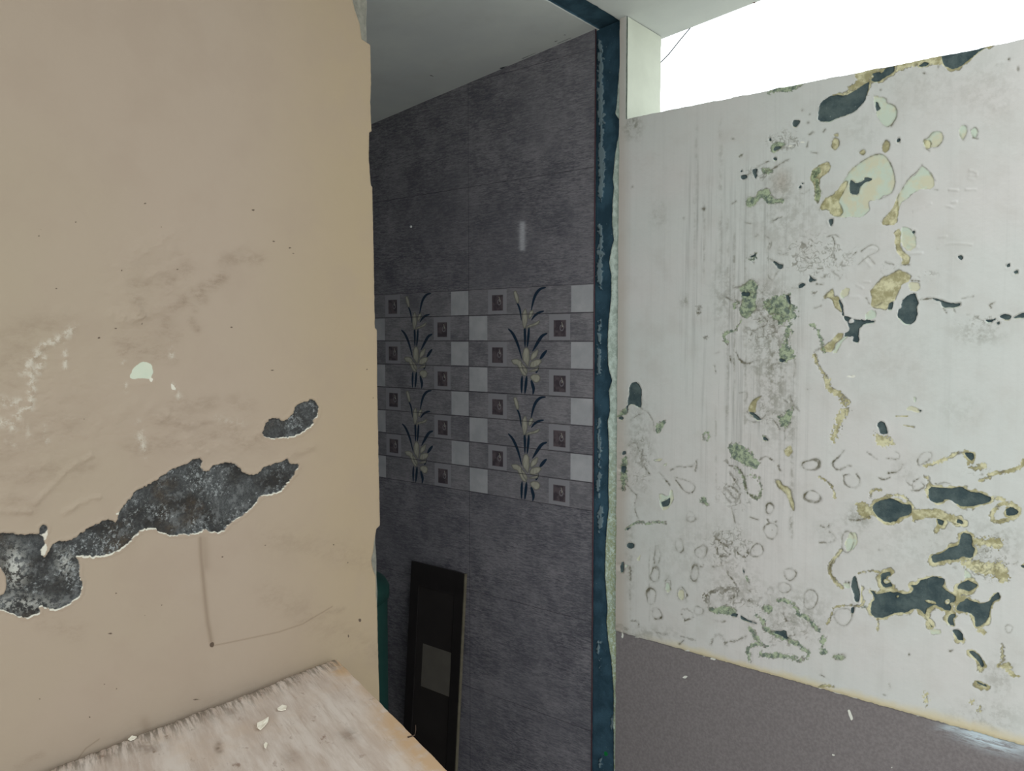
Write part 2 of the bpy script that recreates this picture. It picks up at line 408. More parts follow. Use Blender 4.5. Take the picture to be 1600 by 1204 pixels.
P('cem', *C6, "450,360 475,338 505,345 530,390 535,440 480,440 465,400|1130,580 1210,590 1210,630 1190,650 1155,620|850,870 880,852 930,860 1020,865 1110,852 1170,890 1250,895 1350,940 1330,975 1250,990 1200,1005 1110,1005 1060,975 1030,950 975,950 970,970 920,980 870,960 850,920|415,1010 440,970 500,950 560,942 610,960 660,990 715,990 722,1050 690,1075 640,1085 600,1120 550,1132 500,1120 450,1080 420,1040|920,1100 975,1120 960,1155 930,1140|1080,1100 1120,1120 1120,1145 1070,1130|1455,1025 1500,1008 1555,1040 1540,1070 1465,1080|770,245 805,255 785,270")
P('cem', *C7, "50,340 75,335 75,420 45,420|900,760 930,735 965,745 960,770|985,750 1030,785 1110,810 1110,825 1020,800 980,780|1240,885 1340,870 1355,950 1290,910|1000,380 1020,410 1015,440 1000,420")
E('cem', *C7, "128,210,27,24")
P('cem', *C8, "260,460 285,450 300,520 320,580 310,650 285,650 270,590 245,520|250,690 280,690 265,740 250,735|480,430 550,410 560,440 530,450 520,480 570,510 565,535 500,540 480,500|390,560 430,565 440,590 490,585 560,570 620,575 650,590 720,580 740,545 705,520 760,520 790,480 850,465 900,450 975,470 980,510 960,530 1000,570 1050,595 1075,610 1060,650 1020,660 1035,690 1020,725 950,700 900,670 860,690 840,700 830,755 790,720 750,700 680,735 600,730 540,760 500,775 440,775 400,745 405,660 430,630 420,590|1075,530 1110,500 1160,480 1200,495 1240,520 1200,550 1170,570 1130,555 1080,550|1070,700 1080,670 1150,620 1190,640 1260,665 1330,650 1350,610 1400,570 1420,625 1360,650 1340,690 1320,780 1270,840 1220,850 1215,780 1180,735 1120,725 1080,720|870,290 900,280 950,270 1020,225 1090,210 1110,110 1190,120 1195,220 1220,240 1190,310 1120,295 1080,325 1000,320 900,345 880,335|1000,790 1020,750 1060,740 1065,765 1040,780 1060,840 1020,830|1035,870 1090,865 1115,900 1130,955 1080,950 1060,910|1165,1040 1200,1030 1260,1080 1295,1150 1270,1165 1240,1110|855,815 885,845 875,850|1570,365 1620,360 1620,385 1590,385")
P('cem', *C8, "820,635 900,645 915,670 840,655", cut=True); E('cem', *C8, "1000,650,18,20|610,610,10,7|525,490,22,18|1100,625,35,28", cut=True, rough=.3)
P('cem', *C2, "1390,160 1410,135 1445,140 1445,165 1420,190 1400,185|1205,275 1220,275 1225,300 1210,298|1075,530 1115,515 1115,570 1105,600 1080,560|1250,350 1300,345 1280,370 1240,375|1240,925 1270,900 1305,895 1270,910")
E('cem', *C2, "1010,583,22,20|992,537,9,9|1255,438,13,11|1450,663,10,11|1470,633,6,6")
P('cem', *C9, "1225,220 1300,250 1310,265 1240,245")
# undercoat: mint / pale
P('und', *C1, "430,495 520,515 530,555 580,570 610,610 605,660 570,720 525,745 480,710 445,650 450,600 425,550|815,900 808,840 850,830 880,785 930,770 970,800 965,850 930,890 900,905|1090,760 1120,720 1155,740 1155,790 1120,850 1100,810|1180,770 1215,740 1240,770 1235,810 1215,840 1190,800")
P('und', *C3, "0,290 30,210 120,160 160,120 200,50 240,-20 330,-90 420,-140 490,-150 540,-100 570,-40 595,50 580,130 560,165 500,180 460,210 380,220 400,290 330,350 250,345 150,350 90,330 70,290|600,190 650,120 700,50 760,5 800,-60 830,-40 870,0 905,60 880,130 800,125 740,150 680,210 640,230 620,260 610,370 600,300|640,420 700,425 750,490 760,570 700,620 640,560|690,860 780,850 790,900 750,930 700,910")
P('und', *C4, "1130,790 1200,730 1240,720 1180,760 1140,850 1110,850|1160,400 1200,345 1240,345 1230,400 1180,430|1360,560 1400,515 1445,530 1435,590 1360,595", rough=.9)
P('und', *C5, "350,900 430,930 445,860 465,940 430,1010 380,1040 360,1000 350,960|290,645 380,630 350,655|380,685 410,665 400,690")
P('und', *C6, "680,250 700,220 770,235 800,270 760,270 720,255|735,150 760,150 755,190 740,190")
P('und', *C8, "205,180 240,100 290,110 300,190 270,240 220,255 200,220|180,500 240,500 240,545 200,540|1140,400 1180,420 1195,470 1150,480 1130,440|860,870 940,860 950,900 880,910|750,690 790,700 850,800 830,790 790,740", rough=.8)
P('und', *C7, "80,350 115,365 85,385|175,320 210,270 190,330|400,500 430,500 440,560 420,580 400,570"); E('und', *C7, "522,595,26,40|1230,90,0.1,0.1")
# ochre old coat
P('och', *C0, "540,280 640,265 700,250 720,262 690,285 650,300 640,340 600,365 540,400 490,430 470,430 500,395 560,340 540,310|790,250 850,225 950,195 1080,165 1085,200 1085,245 1000,240 900,255 840,280 800,300 790,270", rough=1.5, fz=1)
P('och', *C1, "810,835 870,850 870,910 830,915|95,860 120,820 155,845 155,890 125,925 95,900|115,800 155,790 150,815 120,815|310,935 340,912 365,930 345,960 315,955|495,880 520,840 550,860 550,910 520,950 495,930")
P('och', *CA, "762,700 775,660 800,645 835,630 845,650 835,675 805,690 800,720 805,760 795,795 782,785 782,740 775,712")
P('och', *C3, "0,290 30,210 120,160 200,60 230,65 190,150 150,220 190,300 160,345 90,330 70,290|610,200 620,300 605,405 500,410 485,380 510,345 560,300|575,470 625,430 640,470 630,560 660,620 710,650 700,715 640,720 650,670 600,610 590,540 600,490|400,920 450,860 500,810 560,790 620,755 650,765 720,800 700,850 650,870 620,930 590,1000 560,1010 530,1070 470,1060 400,1050 410,980|30,990 50,945 110,900 115,960 155,965 160,1020 185,1080 170,1090 120,1050 100,990 60,970")
P('och', *C4, "1000,830 1050,790 1100,760 1140,705 1190,700 1180,740 1130,780 1110,840 1060,850")
L('och', *C4, 5, "965,880 985,950 1040,1010 1050,1100 1100,1130 1180,1190", rough=1.2, fz=1)
L('och', *C6, 9, "60,20 75,85 130,110 180,160", rough=1.5, fz=1.5); L('och', *C6, 9, "210,200 210,270 150,330 130,420 110,470", rough=1.5, fz=3)
L('och', *C6, 1.5, "600,300 690,300|660,370 740,385"); P('och', *C6, "430,430 470,450 540,450 590,515 540,530 460,520", fz=3)
P('och', *C6, "800,690 870,670 930,650 1000,610 1080,580 1070,610 1000,640 940,665 870,690|1150,650 1200,700 1290,660 1310,700 1260,730 1180,715", fz=1.5)
L('och', *C6, 5, "1330,760 1400,740 1500,730 1580,700 1590,650|1260,800 1330,780|1350,940 1440,950", fz=1.5)
P('och', *C6, "280,980 340,965 390,1000 420,1020 430,1070 380,1100 320,1090 290,1040", fz=2)
L('och', *C6, 3.5, "400,940 400,890 440,870 480,880|530,920 600,915 650,920 690,950|820,770 850,780 870,840|0,775 50,795 90,840 120,900 120,940", fz=1.2)
P('och', *C6, "720,1020 800,1030 930,1020 1000,1060 1100,1090 1130,1140 1060,1150 960,1090 860,1090 780,1110 730,1130", fz=1)
L('och', *C6, 6, "1360,1110 1340,1060 1390,1010 1430,980 1520,990 1570,1040 1540,1090 1450,1110 1400,1130 1350,1110", fz=1.2)
L('och', *C8, 5, "170,250 110,320 75,380 90,440 130,500 180,540|1400,1150 1500,1160", fz=.8)
P('och', *C8, "1200,150 1300,150 1400,150 1440,200 1400,240 1300,210 1220,210|1090,310 1200,330 1350,350 1450,330 1490,480 1420,500 1340,440 1260,440 1200,400 1120,370", fz=3.5)
P('och', *C8, "900,60 950,30 930,110 890,130|1220,850 1260,850 1305,880 1290,910 1240,880|1400,1150 1440,1120 1500,1130 1480,1170|1410,1150 1440,980 1450,1110", fz=1)
L('och', *C8, 2.5, "60,820 100,740 110,690 200,680 280,680 330,690 350,640|460,780 455,880|300,430 400,400 470,420", fz=1.2)
P('och', *C9, "1220,80 1250,170 1290,120|1450,120 1500,130 1530,170 1580,185 1500,180 1460,140|1220,240 1300,280 1310,262", fz=1); 
E('och', *C9, "840,360,15,35|1190,380,10,10|1250,440,18,25", fz=3)
L('och', *C8, 3.5, "1430,990 1430,1080 1410,1150", fz=1.6); L('och', *C9, 3, "0,262 60,250 110,265", fz=1)
P('och', *C5, "1040,262 1060,200 1100,160 1145,145 1110,180 1105,260 1100,272|1255,800 1290,795 1310,840 1370,860 1385,930 1410,1000 1400,1045 1370,1000 1340,900 1280,860|1320,565 1380,520 1392,580 1360,620 1330,600")
P('alg', *CA, '764,700 778,662 800,648 806,668 790,690 778,712', rough=1.2)
P('alg', *CA, '782,700 800,690 800,720 805,760 795,795 782,785 782,740', fz=1)
# algae
P('alg', *C0, "0,405 100,380 200,360 250,345 200,375 150,405 60,412 0,432", fz=2)
P('alg', *C2, "1220,350 1265,305 1340,320 1300,360 1250,390 1225,385|1140,520 1200,510 1250,530 1220,560 1160,555|970,425 1000,400 990,420|1025,800 1040,750 1110,735 1115,690 1200,670 1220,720 1260,755 1320,750 1320,780 1260,790 1190,795 1150,740 1100,800 1050,830", fz=.8)
P('alg', *C4, "370,350 430,310 460,280 500,290 520,330 515,400 500,450 510,510 470,560 430,590 390,570 370,520 390,470 400,420 395,380", fz=.8)
P('alg', *C4, "560,440 620,420 700,400 760,430 830,510 820,580 740,620 680,640 640,560 600,540 560,520|690,820 760,790 820,850 800,900 720,930 690,890|720,380 770,390 780,490 730,470|450,110 510,70 500,100 470,130", fz=4)
L('alg', *C4, 3, "390,600 370,640 340,690 260,700 250,740 280,770|540,590 545,620 560,600|380,470 330,455 340,510", fz=2)
L('alg', *C4, 7, "760,640 750,720 740,800", fz=5)
P('alg', *C5, "60,250 100,235 100,290 60,290 30,330 20,310|320,370 410,320 360,420 330,430|50,640 100,600 95,740 80,880 50,870|660,960 700,915 720,960 740,1000 720,1010 690,985|1160,450 1180,455 1170,490", fz=1.5)
P('alg', *C5, "1280,300 1340,270 1400,230 1360,370 1330,400 1290,370|890,530 940,512 1000,530 1060,570 1130,650 1140,680 1100,720 1020,690 940,640 900,590", fz=2.5)
L('alg', *C5, 2.4, "90,1180 150,1140 200,1120 260,1145 330,1120 400,1135|690,450 720,420 740,450 730,490 695,480 690,450", fz=1)
L('alg', *C5, 3, "940,690 1010,760 1030,880 1060,920 1130,950 1150,880 1130,780|1060,760 1110,770", fz=2)
P('alg', *C7, "740,690 800,700 870,670 930,690 965,730 900,760 800,740 750,720|1130,690 1200,665 1240,700 1220,740 1170,730|1000,400 1030,440 1070,510 1030,480", fz=1.5)
L('alg', *C7, 6, "1110,760 1160,790 1160,850 1220,880 1290,920 1370,950 1460,990 1510,1040 1500,1090 1440,1110 1370,1080 1280,1060 1210,1070 1140,1060", fz=2.5)
L('alg', *C7, 5, "1050,1100 1040,1020 1080,980 1150,985 1200,995|1060,860 1110,930 1150,980|1280,640 1350,640 1410,680 1450,760 1520,780 1560,840 1600,880", fz=2)
L('alg', *CA, 4, "770,1265 800,1295 820,1375", fz=2); E('alg', *C8, "150,1080,40,22|25,960,22,60|35,1040,25,25", fz=2)
L('alg', *C8, 2, "330,700 360,690", fz=1)
# grime outlines, rings and cracks
L('grm', *C1, .9, "430,495 520,515 530,555 580,570 610,610 605,660 570,720 525,745 480,710 445,650|860,930 815,900 808,840 850,830 880,785 930,770 970,800 965,850 930,890 900,905 870,900|1090,760 1120,720 1155,740 1155,790 1120,850 1100,810 1090,780|1180,770 1215,740 1240,770 1235,810 1215,840 1190,800 1180,770|95,860 120,820 155,845 155,890 125,925 95,900 95,860|310,935 340,912 365,930 345,960 315,955|495,880 520,840 550,860 550,910 520,950 495,930")
L('grm', *C1, 2, "600,600 605,660 560,735|1110,830 1125,845|1200,825 1235,835|30,780 45,760")
L('grm', *C3, 1.0, "0,290 30,210 120,160 160,120 200,50 240,-20 330,-90 420,-140 490,-150 540,-100 570,-40 595,50 580,130 560,165 460,210|485,380 510,345 560,300 605,260 610,180 650,120 700,40 760,-5 800,-60|880,130 920,135|400,1050 470,1030 500,1000|860,0 905,60|400,920 450,860 500,810 560,790 620,755|60,500 120,480 150,500|330,610 400,560 450,570 470,610 380,650 300,720|380,650 430,710")
L('grm', *C3, 1.4, "790,990 880,980|720,840 780,845|640,720 700,718|30,990 50,945 110,900|215,645 245,630|260,640 285,620|100,500 120,540 110,600 90,650 125,680|100,770 150,810|20,820 45,810|150,840 180,800|520,700 575,715|1110,985 1200,965|1340,1055 1330,1030 1365,1015|1050,1060 1060,1090|970,1060 990,1090", fz=.6)
L('grm', *C4, 1.3, "690,205 660,240 640,290 605,275 600,250|330,350 400,330 460,275 510,300 520,330|270,420 330,455 400,450|600,560 590,640 540,655 480,690 460,720|600,560 640,545 700,560|610,120 650,145|610,0 595,60 600,150|790,350 840,350|1020,275 1045,255|960,850 1000,820|960,870 970,890|1040,430 1060,390 1110,350|680,80 710,95 750,75|1090,40 1115,90 1120,130|980,320 1030,325|800,900 815,960 800,1040|180,960 190,1010|960,510 1010,490|690,1040 720,1045|1370,430 1390,475|300,880 310,930|350,850 380,920 440,945 510,910|185,860 215,850", fz=.7)
L('grm', *C5, 1.0, "480,780 560,800 630,840 620,890 570,905 520,860 480,800|560,1110 565,1060 600,1040 630,1080 625,1125 565,1120 560,1090|440,720 500,690 560,700 610,690|110,530 150,500 190,540 180,590 160,620|210,240 260,270 300,330 310,420|240,700 270,750|130,330 180,290 220,280|90,830 150,900 180,920 150,1000 180,1100|220,560 200,640 260,740|350,740 400,800 430,840|980,120 1030,110 1040,140 1020,180|1040,330 1080,350 1110,345", fz=.5)
L('grm', *C5, 2.0, "870,650 900,690 960,690 1010,760 1030,880 1060,920 1130,950 1150,880 1130,780|840,890 900,840 940,870 990,920 920,990 860,920 840,890|1130,640 1180,610 1240,650|900,740 940,800|870,860 920,930 960,960|1330,380 1330,480|1240,330 1290,400|1370,150 1400,210 1440,260|1320,170 1340,190|640,650 630,730|1280,690 1290,720", fz=1.2)
L('grm', *C5, 1.5, "1255,800 1290,795 1310,840 1370,860 1385,930 1410,1000 1400,1045 1370,1000 1340,900 1280,860 1255,810|1320,565 1380,520 1392,580 1360,620 1330,600 1320,565|1040,265 1060,200 1100,160 1145,145|1035,265 1080,310 1150,325 1180,290|910,1000 940,1130|1060,1090 1120,1110")
E('grm', *C5, "1535,682,62,42|1545,928,64,42", ring=2.2); E('grm', *C5, "1212,1020,30,38", ring=1.6)
L('grm', *C6, 1.9, "190,570 150,620 100,660 110,700 150,725 210,690 240,690|540,745 620,735 650,680", fz=.5)
L('grm', *C6, 1.1, "190,760 190,820 230,860 300,860 320,800 290,755|190,760 230,755|600,580 630,600 620,640 530,630|770,680 765,640 800,590 860,575 885,610 850,650 780,685|730,870 725,820 780,780|660,770 690,830 740,850|840,1090 900,1085|370,580 450,640|460,780 500,800 550,780|930,830 980,815 1020,830", fz=.5)
L('grm', *C6, 2, "720,880 770,885 830,850 800,820|1350,1110 1400,1130 1450,1110|240,1110 330,1110 390,1080|1080,590 1140,580|1400,740 1440,735", fz=.6)
L('grm', *C7, 1.3, "505,980 540,950|300,700 290,720", fz=.5)
E('grm', *C7, "505,210,32,50|315,440,33,58|285,605,38,58|415,530,22,58|525,590,35,50|625,430,30,62|655,720,32,35|600,5,38,20|1110,250,50,50|1220,95,58,55|1370,435,42,50|1325,540,45,42|1530,630,58,70|1215,570,25,28|675,260,45,50|332,290,24,60|330,745,35,45", ring=1.1, rough=.7)
E('grm', *C7, "565,750,38,45|870,150,70,50|850,250,50,50|1000,250,45,45", ring=2, rough=1.5, fz=1)
L('grm', *C7, 7, "720,640 720,590 760,560 850,560 900,545 960,570 950,600 900,630", fz=3.5)
L('grm', *C7, 2.5, "750,980 780,920 820,895 860,960 870,990|870,340 880,430 940,500 970,570|870,350 920,320 950,340|720,640 740,720|790,800 860,805|1050,640 1110,660 1140,620|1310,740 1360,820|120,380 125,480", fz=1.5)
L('grm', *C7, 1.5, "880,960 950,960 1020,920|520,920 630,950|330,890 410,905|400,480 430,485|670,380 690,370|560,650 555,620|830,330 840,380|760,375 775,375|130,800 180,800 190,840|1190,10 1220,45 1260,20", fz=1)
L('grm', *C7, 5, "0,830 40,845 90,865", fz=2)
E('grm', *C8, "185,765,63,75|220,180,50,75|1480,860,30,28", ring=1.0); E('grm', *C8, "150,1080,36,25", ring=1.8)
L('grm', *C8, 1.6, "80,100 125,140 110,185 0,190|10,60 60,75 80,40|1200,210 1290,210|1190,320 1240,340 1300,330|1470,350 1530,360 1550,330|1050,380 1070,390|1010,1035 1040,1030|240,500 200,500|110,320 75,380 90,440 130,500|1050,650 1000,640", fz=1.2)
E('grm', *C8, "1063,385,9,9|465,245,8,7|1025,1035,12,10|700,1065,6,6")
L('grm', *C2, 1.0, "1010,580 1075,545|1120,500 1200,460|1455,712 1490,710 1520,685|1180,1045 1210,1060 1230,1100 1200,1160|1270,1180 1350,1190|1450,1045 1500,1050|1320,755 1360,745|1100,1050 1120,1030|1020,940 1080,950|920,790 950,770|1090,800 1120,770|1380,240 1350,270 1380,280|1340,370 1390,345|1500,350 1510,310|1540,390 1580,395", fz=.4)
L('grm', *C2, 2, "1180,540 1240,520 1290,480 1360,445|1500,700 1520,685|1240,922 1300,897|1520,250 1550,235", fz=.5)
L('grm', *C2, 1.1, "1025,800 1040,750 1110,735 1115,690 1200,670 1220,720 1260,755 1320,750")
L('grm', *C9, 1.5, "545,240 550,270|500,325 525,330|10,170 35,185|1400,100 1440,80 1470,70 1490,95|1225,222 1300,250", fz=.8)
E('grm', *C2, "540,905,8,8|140,660,10,10|925,285,6,5|1465,62,7,6|1510,158,8,6|1525,92,5,5|695,830,14,12")
E('grm', *C1, "1480,212,9,10|1553,285,11,14|930,272,8,12|478,455,6,5|820,323,8,7")
E('grm', *C4, "55,515,18,28|110,735,14,14|770,500,12,12|965,385,14,14|540,1100,9,10|1250,1040,.1,.1|910,1140,8,5", fz=2)
# scribbly crazing in the blistered zones
zone = np.zeros(u.shape)
for (x, y, rx, ry, s) in ((1140, 855, 42, 40, 1), (1275, 400, 75, 45, .8), (1225, 220, 35, 22, .8), (1200, 520, 50, 40, .8), (1190, 480, 40, 60, .6), (1150, 770, 40, 40, .7), (1000, 720, 30, 70, .6), (1165, 940, 60, 40, .6), (1230, 990, 60, 40, .6), (1375, 800, 60, 25, .5), (1540, 880, 50, 40, .8), (1330, 840, 25, 20, .4), (1530, 740, 50, 16, .5), (1450, 430, 30, 15, .5), (1530, 500, 60, 14, .7), (1390, 420, 40, 30, .4), (1195, 640, 40, 60, .5), (1300, 700, 30, 40, .3), (1190, 270, 40, 20, .6)):
    zone = np.maximum(zone, s*np.exp(-1.2*(((u-x)/rx)**2+((v-y)/ry)**2)))
wu = u+f.n1*5; wv = v+f.n3*6
ridge = np.abs(fbm(wu/11, wv/11, 71, 2)); r2 = np.abs(fbm(wu/5.5+9, wv/5.5, 77, 2))
scr = np.maximum(1-sm(ridge, .02, .10), .8*(1-sm(r2, .03, .12)))*sm(fbm(u/7, v/7, 91, 2)+zone*1.1, .35, .75)*sm(zone, .2, .6)
amp = np.clip(.62+.75*f.n3+.35*f.n1, .18, 1)
grm = np.maximum((1-sm(f.lay('grm'), -.7, 1.0))*amp, scr*.6)
grm = np.maximum(grm, .28*(1-sm(f.lay('grm'), 0, 3.2))*amp)
rim = lambda d: np.exp(-((d-.3)/.9)**2)
grm = np.maximum(grm, rim(f.lay('och')+.5)*np.clip(f.n1*2.2+.25, 0, .75)*(f.lay('och') < 3))
cem, und, och, alg = f.lay('cem'), f.lay('und'), f.lay('och'), f.lay('alg')
# broken lower lip of the old mint coat under every bare patch
lip = np.full(cem.shape, 16.0); lip[:-2] = cem[2:]          # zs increases upward, so the lip hangs below
und = np.minimum(und, np.where(sm(f.n3, -.25, .1) > .5, lip+.9+f.n1*1.2, 16.0))
lipz_d = 1
hal = cem-(3.6+5*f.n1+5*f.n3+2*f.n4); reg = (u > 1345) & (v > 700) & (v < 1080)
och = np.where(reg, np.minimum(och, hal), och)
hal2 = cem-(2.2+3.5*f.n1); och = np.where((u > 1300) & (v < 150), np.minimum(och, hal2), och)
ochr = np.clip(f.n1*1.8+f.n3*1.5+.15, 0, .8)
grm = np.maximum(grm, np.exp(-((och-.2)/.8)**2)*ochr)
grm = np.maximum(grm, np.exp(-((alg-.4)/.9)**2)*np.clip(f.n4*1.6+.25, 0, .75))
grm = np.maximum(grm, np.exp(-((und-.2)/.7)**2)*np.clip(f.n1*1.8+.1, 0, .5))
grm = np.maximum(grm, .5*np.exp(-((cem-.9)/.9)**2)*np.clip(f.n4*1.4+.3, 0, 1))
# soft stains
fz = np.zeros(u.shape)
for (x, y, rx, ry, s) in ((988, 196, 14, 22, .8), (1030, 335, 14, 20, .35), (1210, 560, 26, 130, .75), (1185, 560, 18, 60, .55), (1195, 470, 45, 40, .55), (1235, 640, 12, 60, .6), (1150, 920, 45, 40, .45), (1240, 960, 60, 45, .5), (1130, 460, 20, 60, .45), (1230, 340, 70, 60, .3), (1070, 470, 8, 10, .6), (1000, 700, 24, 90, .4), (1100, 860, 90, 60, .22), (1460, 840, 130, 70, .22), (1555, 850, 45, 40, .5), (1560, 1060, 30, 40, .35), (1540, 1120, 60, 30, .4), (1400, 560, 100, 60, .1), (1500, 640, 50, 30, .15), (1440, 130, 90, 60, .15), (1540, 140, 60, 60, .2), (985, 870, 8, 70, .4), (1010, 990, 60, 14, .4), (1300, 830, 40, 30, .2), (1340, 810, 25, 22, .6), (1415, 735, 30, 20, .25), (1220, 290, 25, 30, .5), (1350, 200, 40, 40, .15), (1530, 520, 40, 20, .5)):
    fz = np.maximum(fz, s*np.exp(-1.3*(((u-x)/rx)**2+((v-y)/ry)**2)))
stk = np.maximum(sm(u, 1040, 1090)*(1-sm(u, 1225, 1300))*sm(v, 190, 330)*(1-.75*sm(v, 620, 900)), .12)
for x, w, a, b, s in ((1147, 2, 330, 640, .9), (1137, 3, 300, 700, .5), (1165, 3, 360, 700, .6), (1198, 2, 420, 640, .8), (1085, 2, 290, 460, .5), (1100, 2, 290, 460, .6), (1237, 3, 640, 870, .9), (1015, 1.2, 830, 1000, .6), (985, 2, 860, 1000, .6), (1119, 1.5, 620, 1010, .5), (1222, 2.5, 460, 700, .8), (1126, 4, 170, 560, .5), (1088, 3, 170, 400, .4)):
    fz = np.maximum(fz, s*np.exp(-((u-x+f.n3*1.5)/w)**2)*sm(v, a, a+40)*(1-sm(v, b-60, b))*(.6+.5*f.n3))
tan = np.clip(1-sm(u, 966, 990), 0, 1)*.55+.18*(1-sm(u, 960, 1250))*sm(v, 400, 900)
tan = np.maximum(tan, .5*np.exp(-1.4*(((u-1222)/16)**2+((v-282)/22)**2)))
# dado line and the stain above it
zd = EYE-.7655-.012*np.clip((1.08-Yg)/.9, 0, 1.2)
dpx = (Zg-zd)*800+f.n1*1.3+f.n2*.7
yel = (1-sm(dpx, 1, 17+8*f.n3+8*sm(u, 1300, 1550)))*sm(u, 975, 1100)*.9
smear = np.maximum(1.3*np.exp(-(((u-1545)/52)**2+((v-1156-(u-1545)*.30)/14)**2)), .8*np.exp(-(((u-1490)/22)**2+((v-1137)/7)**2)))
smear = np.maximum(smear, .7*np.exp(-(((u-1590)/40)**2+((v-1168)/10)**2)))
f.P('br', *C9, "218,448 235,445 262,520 245,532 225,480|95,300 140,312 195,328 130,320|240,343 300,352 290,360", rough=.2)
f.E('br', *C9, "102,800,8,7|562,898,9,5|770,495,9,4|5,280,12,5"); f.E('br', *C7, "562,1033,24,9|765,1097,20,8|180,928,16,5|58,915,7,25|695,1078,13,4")
f.P('br', (960, 780), 2.5, "262,698 272,690 284,692 275,702", rough=.2); f.E('br', *C2, "1375,340,14,6|1465,310,16,6"); f.E('br', *C4, "1250,1040,26,10")
br = f.lay('br')
# real relief
f.bump(*C3, 2.2, 1.0, "740,300 800,270 870,240|930,590 1000,550 1100,550 1190,560|1000,260 1050,270|1150,130 1220,130|1180,20 1230,20|1020,130 1080,135|700,560 770,580|720,630 800,625|940,500 990,495|1040,230 1070,225|300,880 340,900|350,850 390,850")
f.bump(*C4, 3, .9, "1340,60 1400,30 1460,50|1350,120 1400,180|1230,870 1190,890|1110,720 1060,790|1240,420 1310,420|380,640 350,700|570,560 600,600")
f.bump(*C1, 3, .9, "1380,600 1450,570|1400,250 1430,235|1180,1080 1230,1100|1170,1140 1200,1150|1380,380 1440,360")
bump = f.lay('bump')*.001
inc = 1-sm(cem, -1.2, .3); inu = 1-sm(und, -1, .3); ino = 1-sm(och, -1.5, .5)
dep = -.0020*inc*(1+.35*f.n1)-.0009*inu*(1-inc)-.0007*ino*(1-inc) - .0007*grm
dep += .0003*np.exp(-((cem-2.2)/2.0)**2)*(1-inc) + .0006*fbm(Yg*14, Zg*14, 5, 3) + .00022*fbm(Yg*60, Zg*60, 9, 3)
dep += .0007*zone*fbm(u/9, v/9, 33, 3) + bump
lipz = sm(dpx, -1.5, 1.5)                                 # plaster stands proud of the dado, with a rounded lip
dep += -.004*(1-lipz) - .0012*np.exp(-((dpx-1)/2.5)**2)*lipz
X = XB-dep
Zj = Zg.copy(); top = np.abs(Zg-SILL) < 1e-6
Zj = np.where(top & (Yg < YA), Zg+.0022*fbm(Yg*30, Yg*0+2, 8, 4)-.0012*sm(fbm(Yg*60, Yg*0, 4, 2), .2, .6), Zj)
Yj = np.where(Yg >= 1.0759, Yg+.0018*fbm(Zg*40, Zg*0, 6, 4), Yg)
Pm = np.stack([X, Yj, Zj], -1)
zc = .5*(Zg[:-1, :-1]+Zg[1:, 1:]); yc = .5*(Yg[:-1, :-1]+Yg[1:, 1:])
keep = (zc < SILL) | (yc > YA)
me = grid_mesh('wall_right', Pm, {'layers': cat4(cem, und, och, alg), 'dirt': cat4(grm, fz, stk, tan), 'extra': cat4(yel, dpx*1.0, np.clip(smear, 0, 1), br)}, keep, flip=True)
wall_right = tag(link('wall_right', me, PAINT_B), kind='structure')
# masonry behind: low wall with the opening above it, then full height
bm = bmesh.new()
box_bm(bm, (XB+.010, -1.4, -.1), (XB+TW, YA, SILL-.0015))
v8 = box_bm(bm, (XB+.010, YA, -.1), (XB+TW, 1.073, ceil_z(YA)))
v8 = box_bm(bm, (XB+.016, 1.073, -.1), (XB+TW, 3.0, ceil_z(1.073)))
for q in v8[4:]:
    q.co.z = ceil_z(q.co.y)+.002
masonry = bm_obj('masonry', bm, OUTER, wall_right)
# reveal edge plaster (ragged outer arris)
zz = np.arange(SILL-.004, ceil_z(YA)+.001, .004); xx = np.array([XB+.001, XB+.05, XB+.1, XB+.15, XB+TW+.0015])
Xg, Z2 = np.meshgrid(xx, zz); Y2 = YA-.0035+.0008*fbm(Xg*20, Z2*20, 3, 3)
Xg = np.where(Xg > XB+TW, Xg+.0025*fbm(Z2*45, Z2*0, 12, 4), Xg)
me = grid_mesh('reveal', np.stack([Xg, Y2, Z2], -1), {}, flip=False); link('reveal', me, OUTER, wall_right)

# ---------------- jamb strip: bare cement where the door frame was pulled out
ys = np.arange(1.058, YT+.004, .0012); zs = np.arange(0, ceil_z(1.1)+.01, .003)
Yg, Zg = np.meshgrid(ys, zs); u, v = proj(np.full(Yg.shape, XB+.008), Yg, Zg); g = Field(u, v, 8)
edge = pts("968,-40 968,40 972,60 970,90 967,110 965,140 963,165 961,178 970,190 968,205 964,222 961,240 957,280 959,292 957,310 956,350 959,375 956,385 951,410 955,430 955,460 953,480 950,510 949,540 950,570 956,595 951,610 953,640 949,660 951,690 951,720 950,760 951,790 948,820 946,850 945,880 945,900 947,930 949,950 947,970 950,1000 955,1030 957,1060 958.5,1080 959,1300")
ed = np.interp(v, edge[:, 1], edge[:, 0]); drk = u-ed+.5*g.n2
g.P('lf', (0, 0), 1, "934,60 941,75 942,110 942,160 944,230 943,300 940,314 935,310 936,240 935,150|935,352 941,352 941,440 939,455 934,440|934,500 939,500 938,590 934,580|934,640 938,645 937,690 940,705 937,720 934,715|934,722 938,730 936,775 933,775|935,785 941,795 941,815 937,838 933,830|933,1001 937,1001 935,1022 932,1020", fz=1.6, rough=1.4)
g.P('lf', (0, 0), 1, "953,1120 959,1118 958,1140 955,1138|936,1185 940,1185 939,1200 936,1198|935,1030 938,1030 936,1050", fz=2)
g.E('gs', (0, 0), 1, "946,1178,3,3.5")
mint = 1-sm(-drk, -2, 2)
Xs = XB+.011-.006*(1-mint)*0-.005*mint+.0012*fbm(Yg*40, Zg*40, 2, 4)-.004*(1-sm(g.lay('lf'), -1, 1))
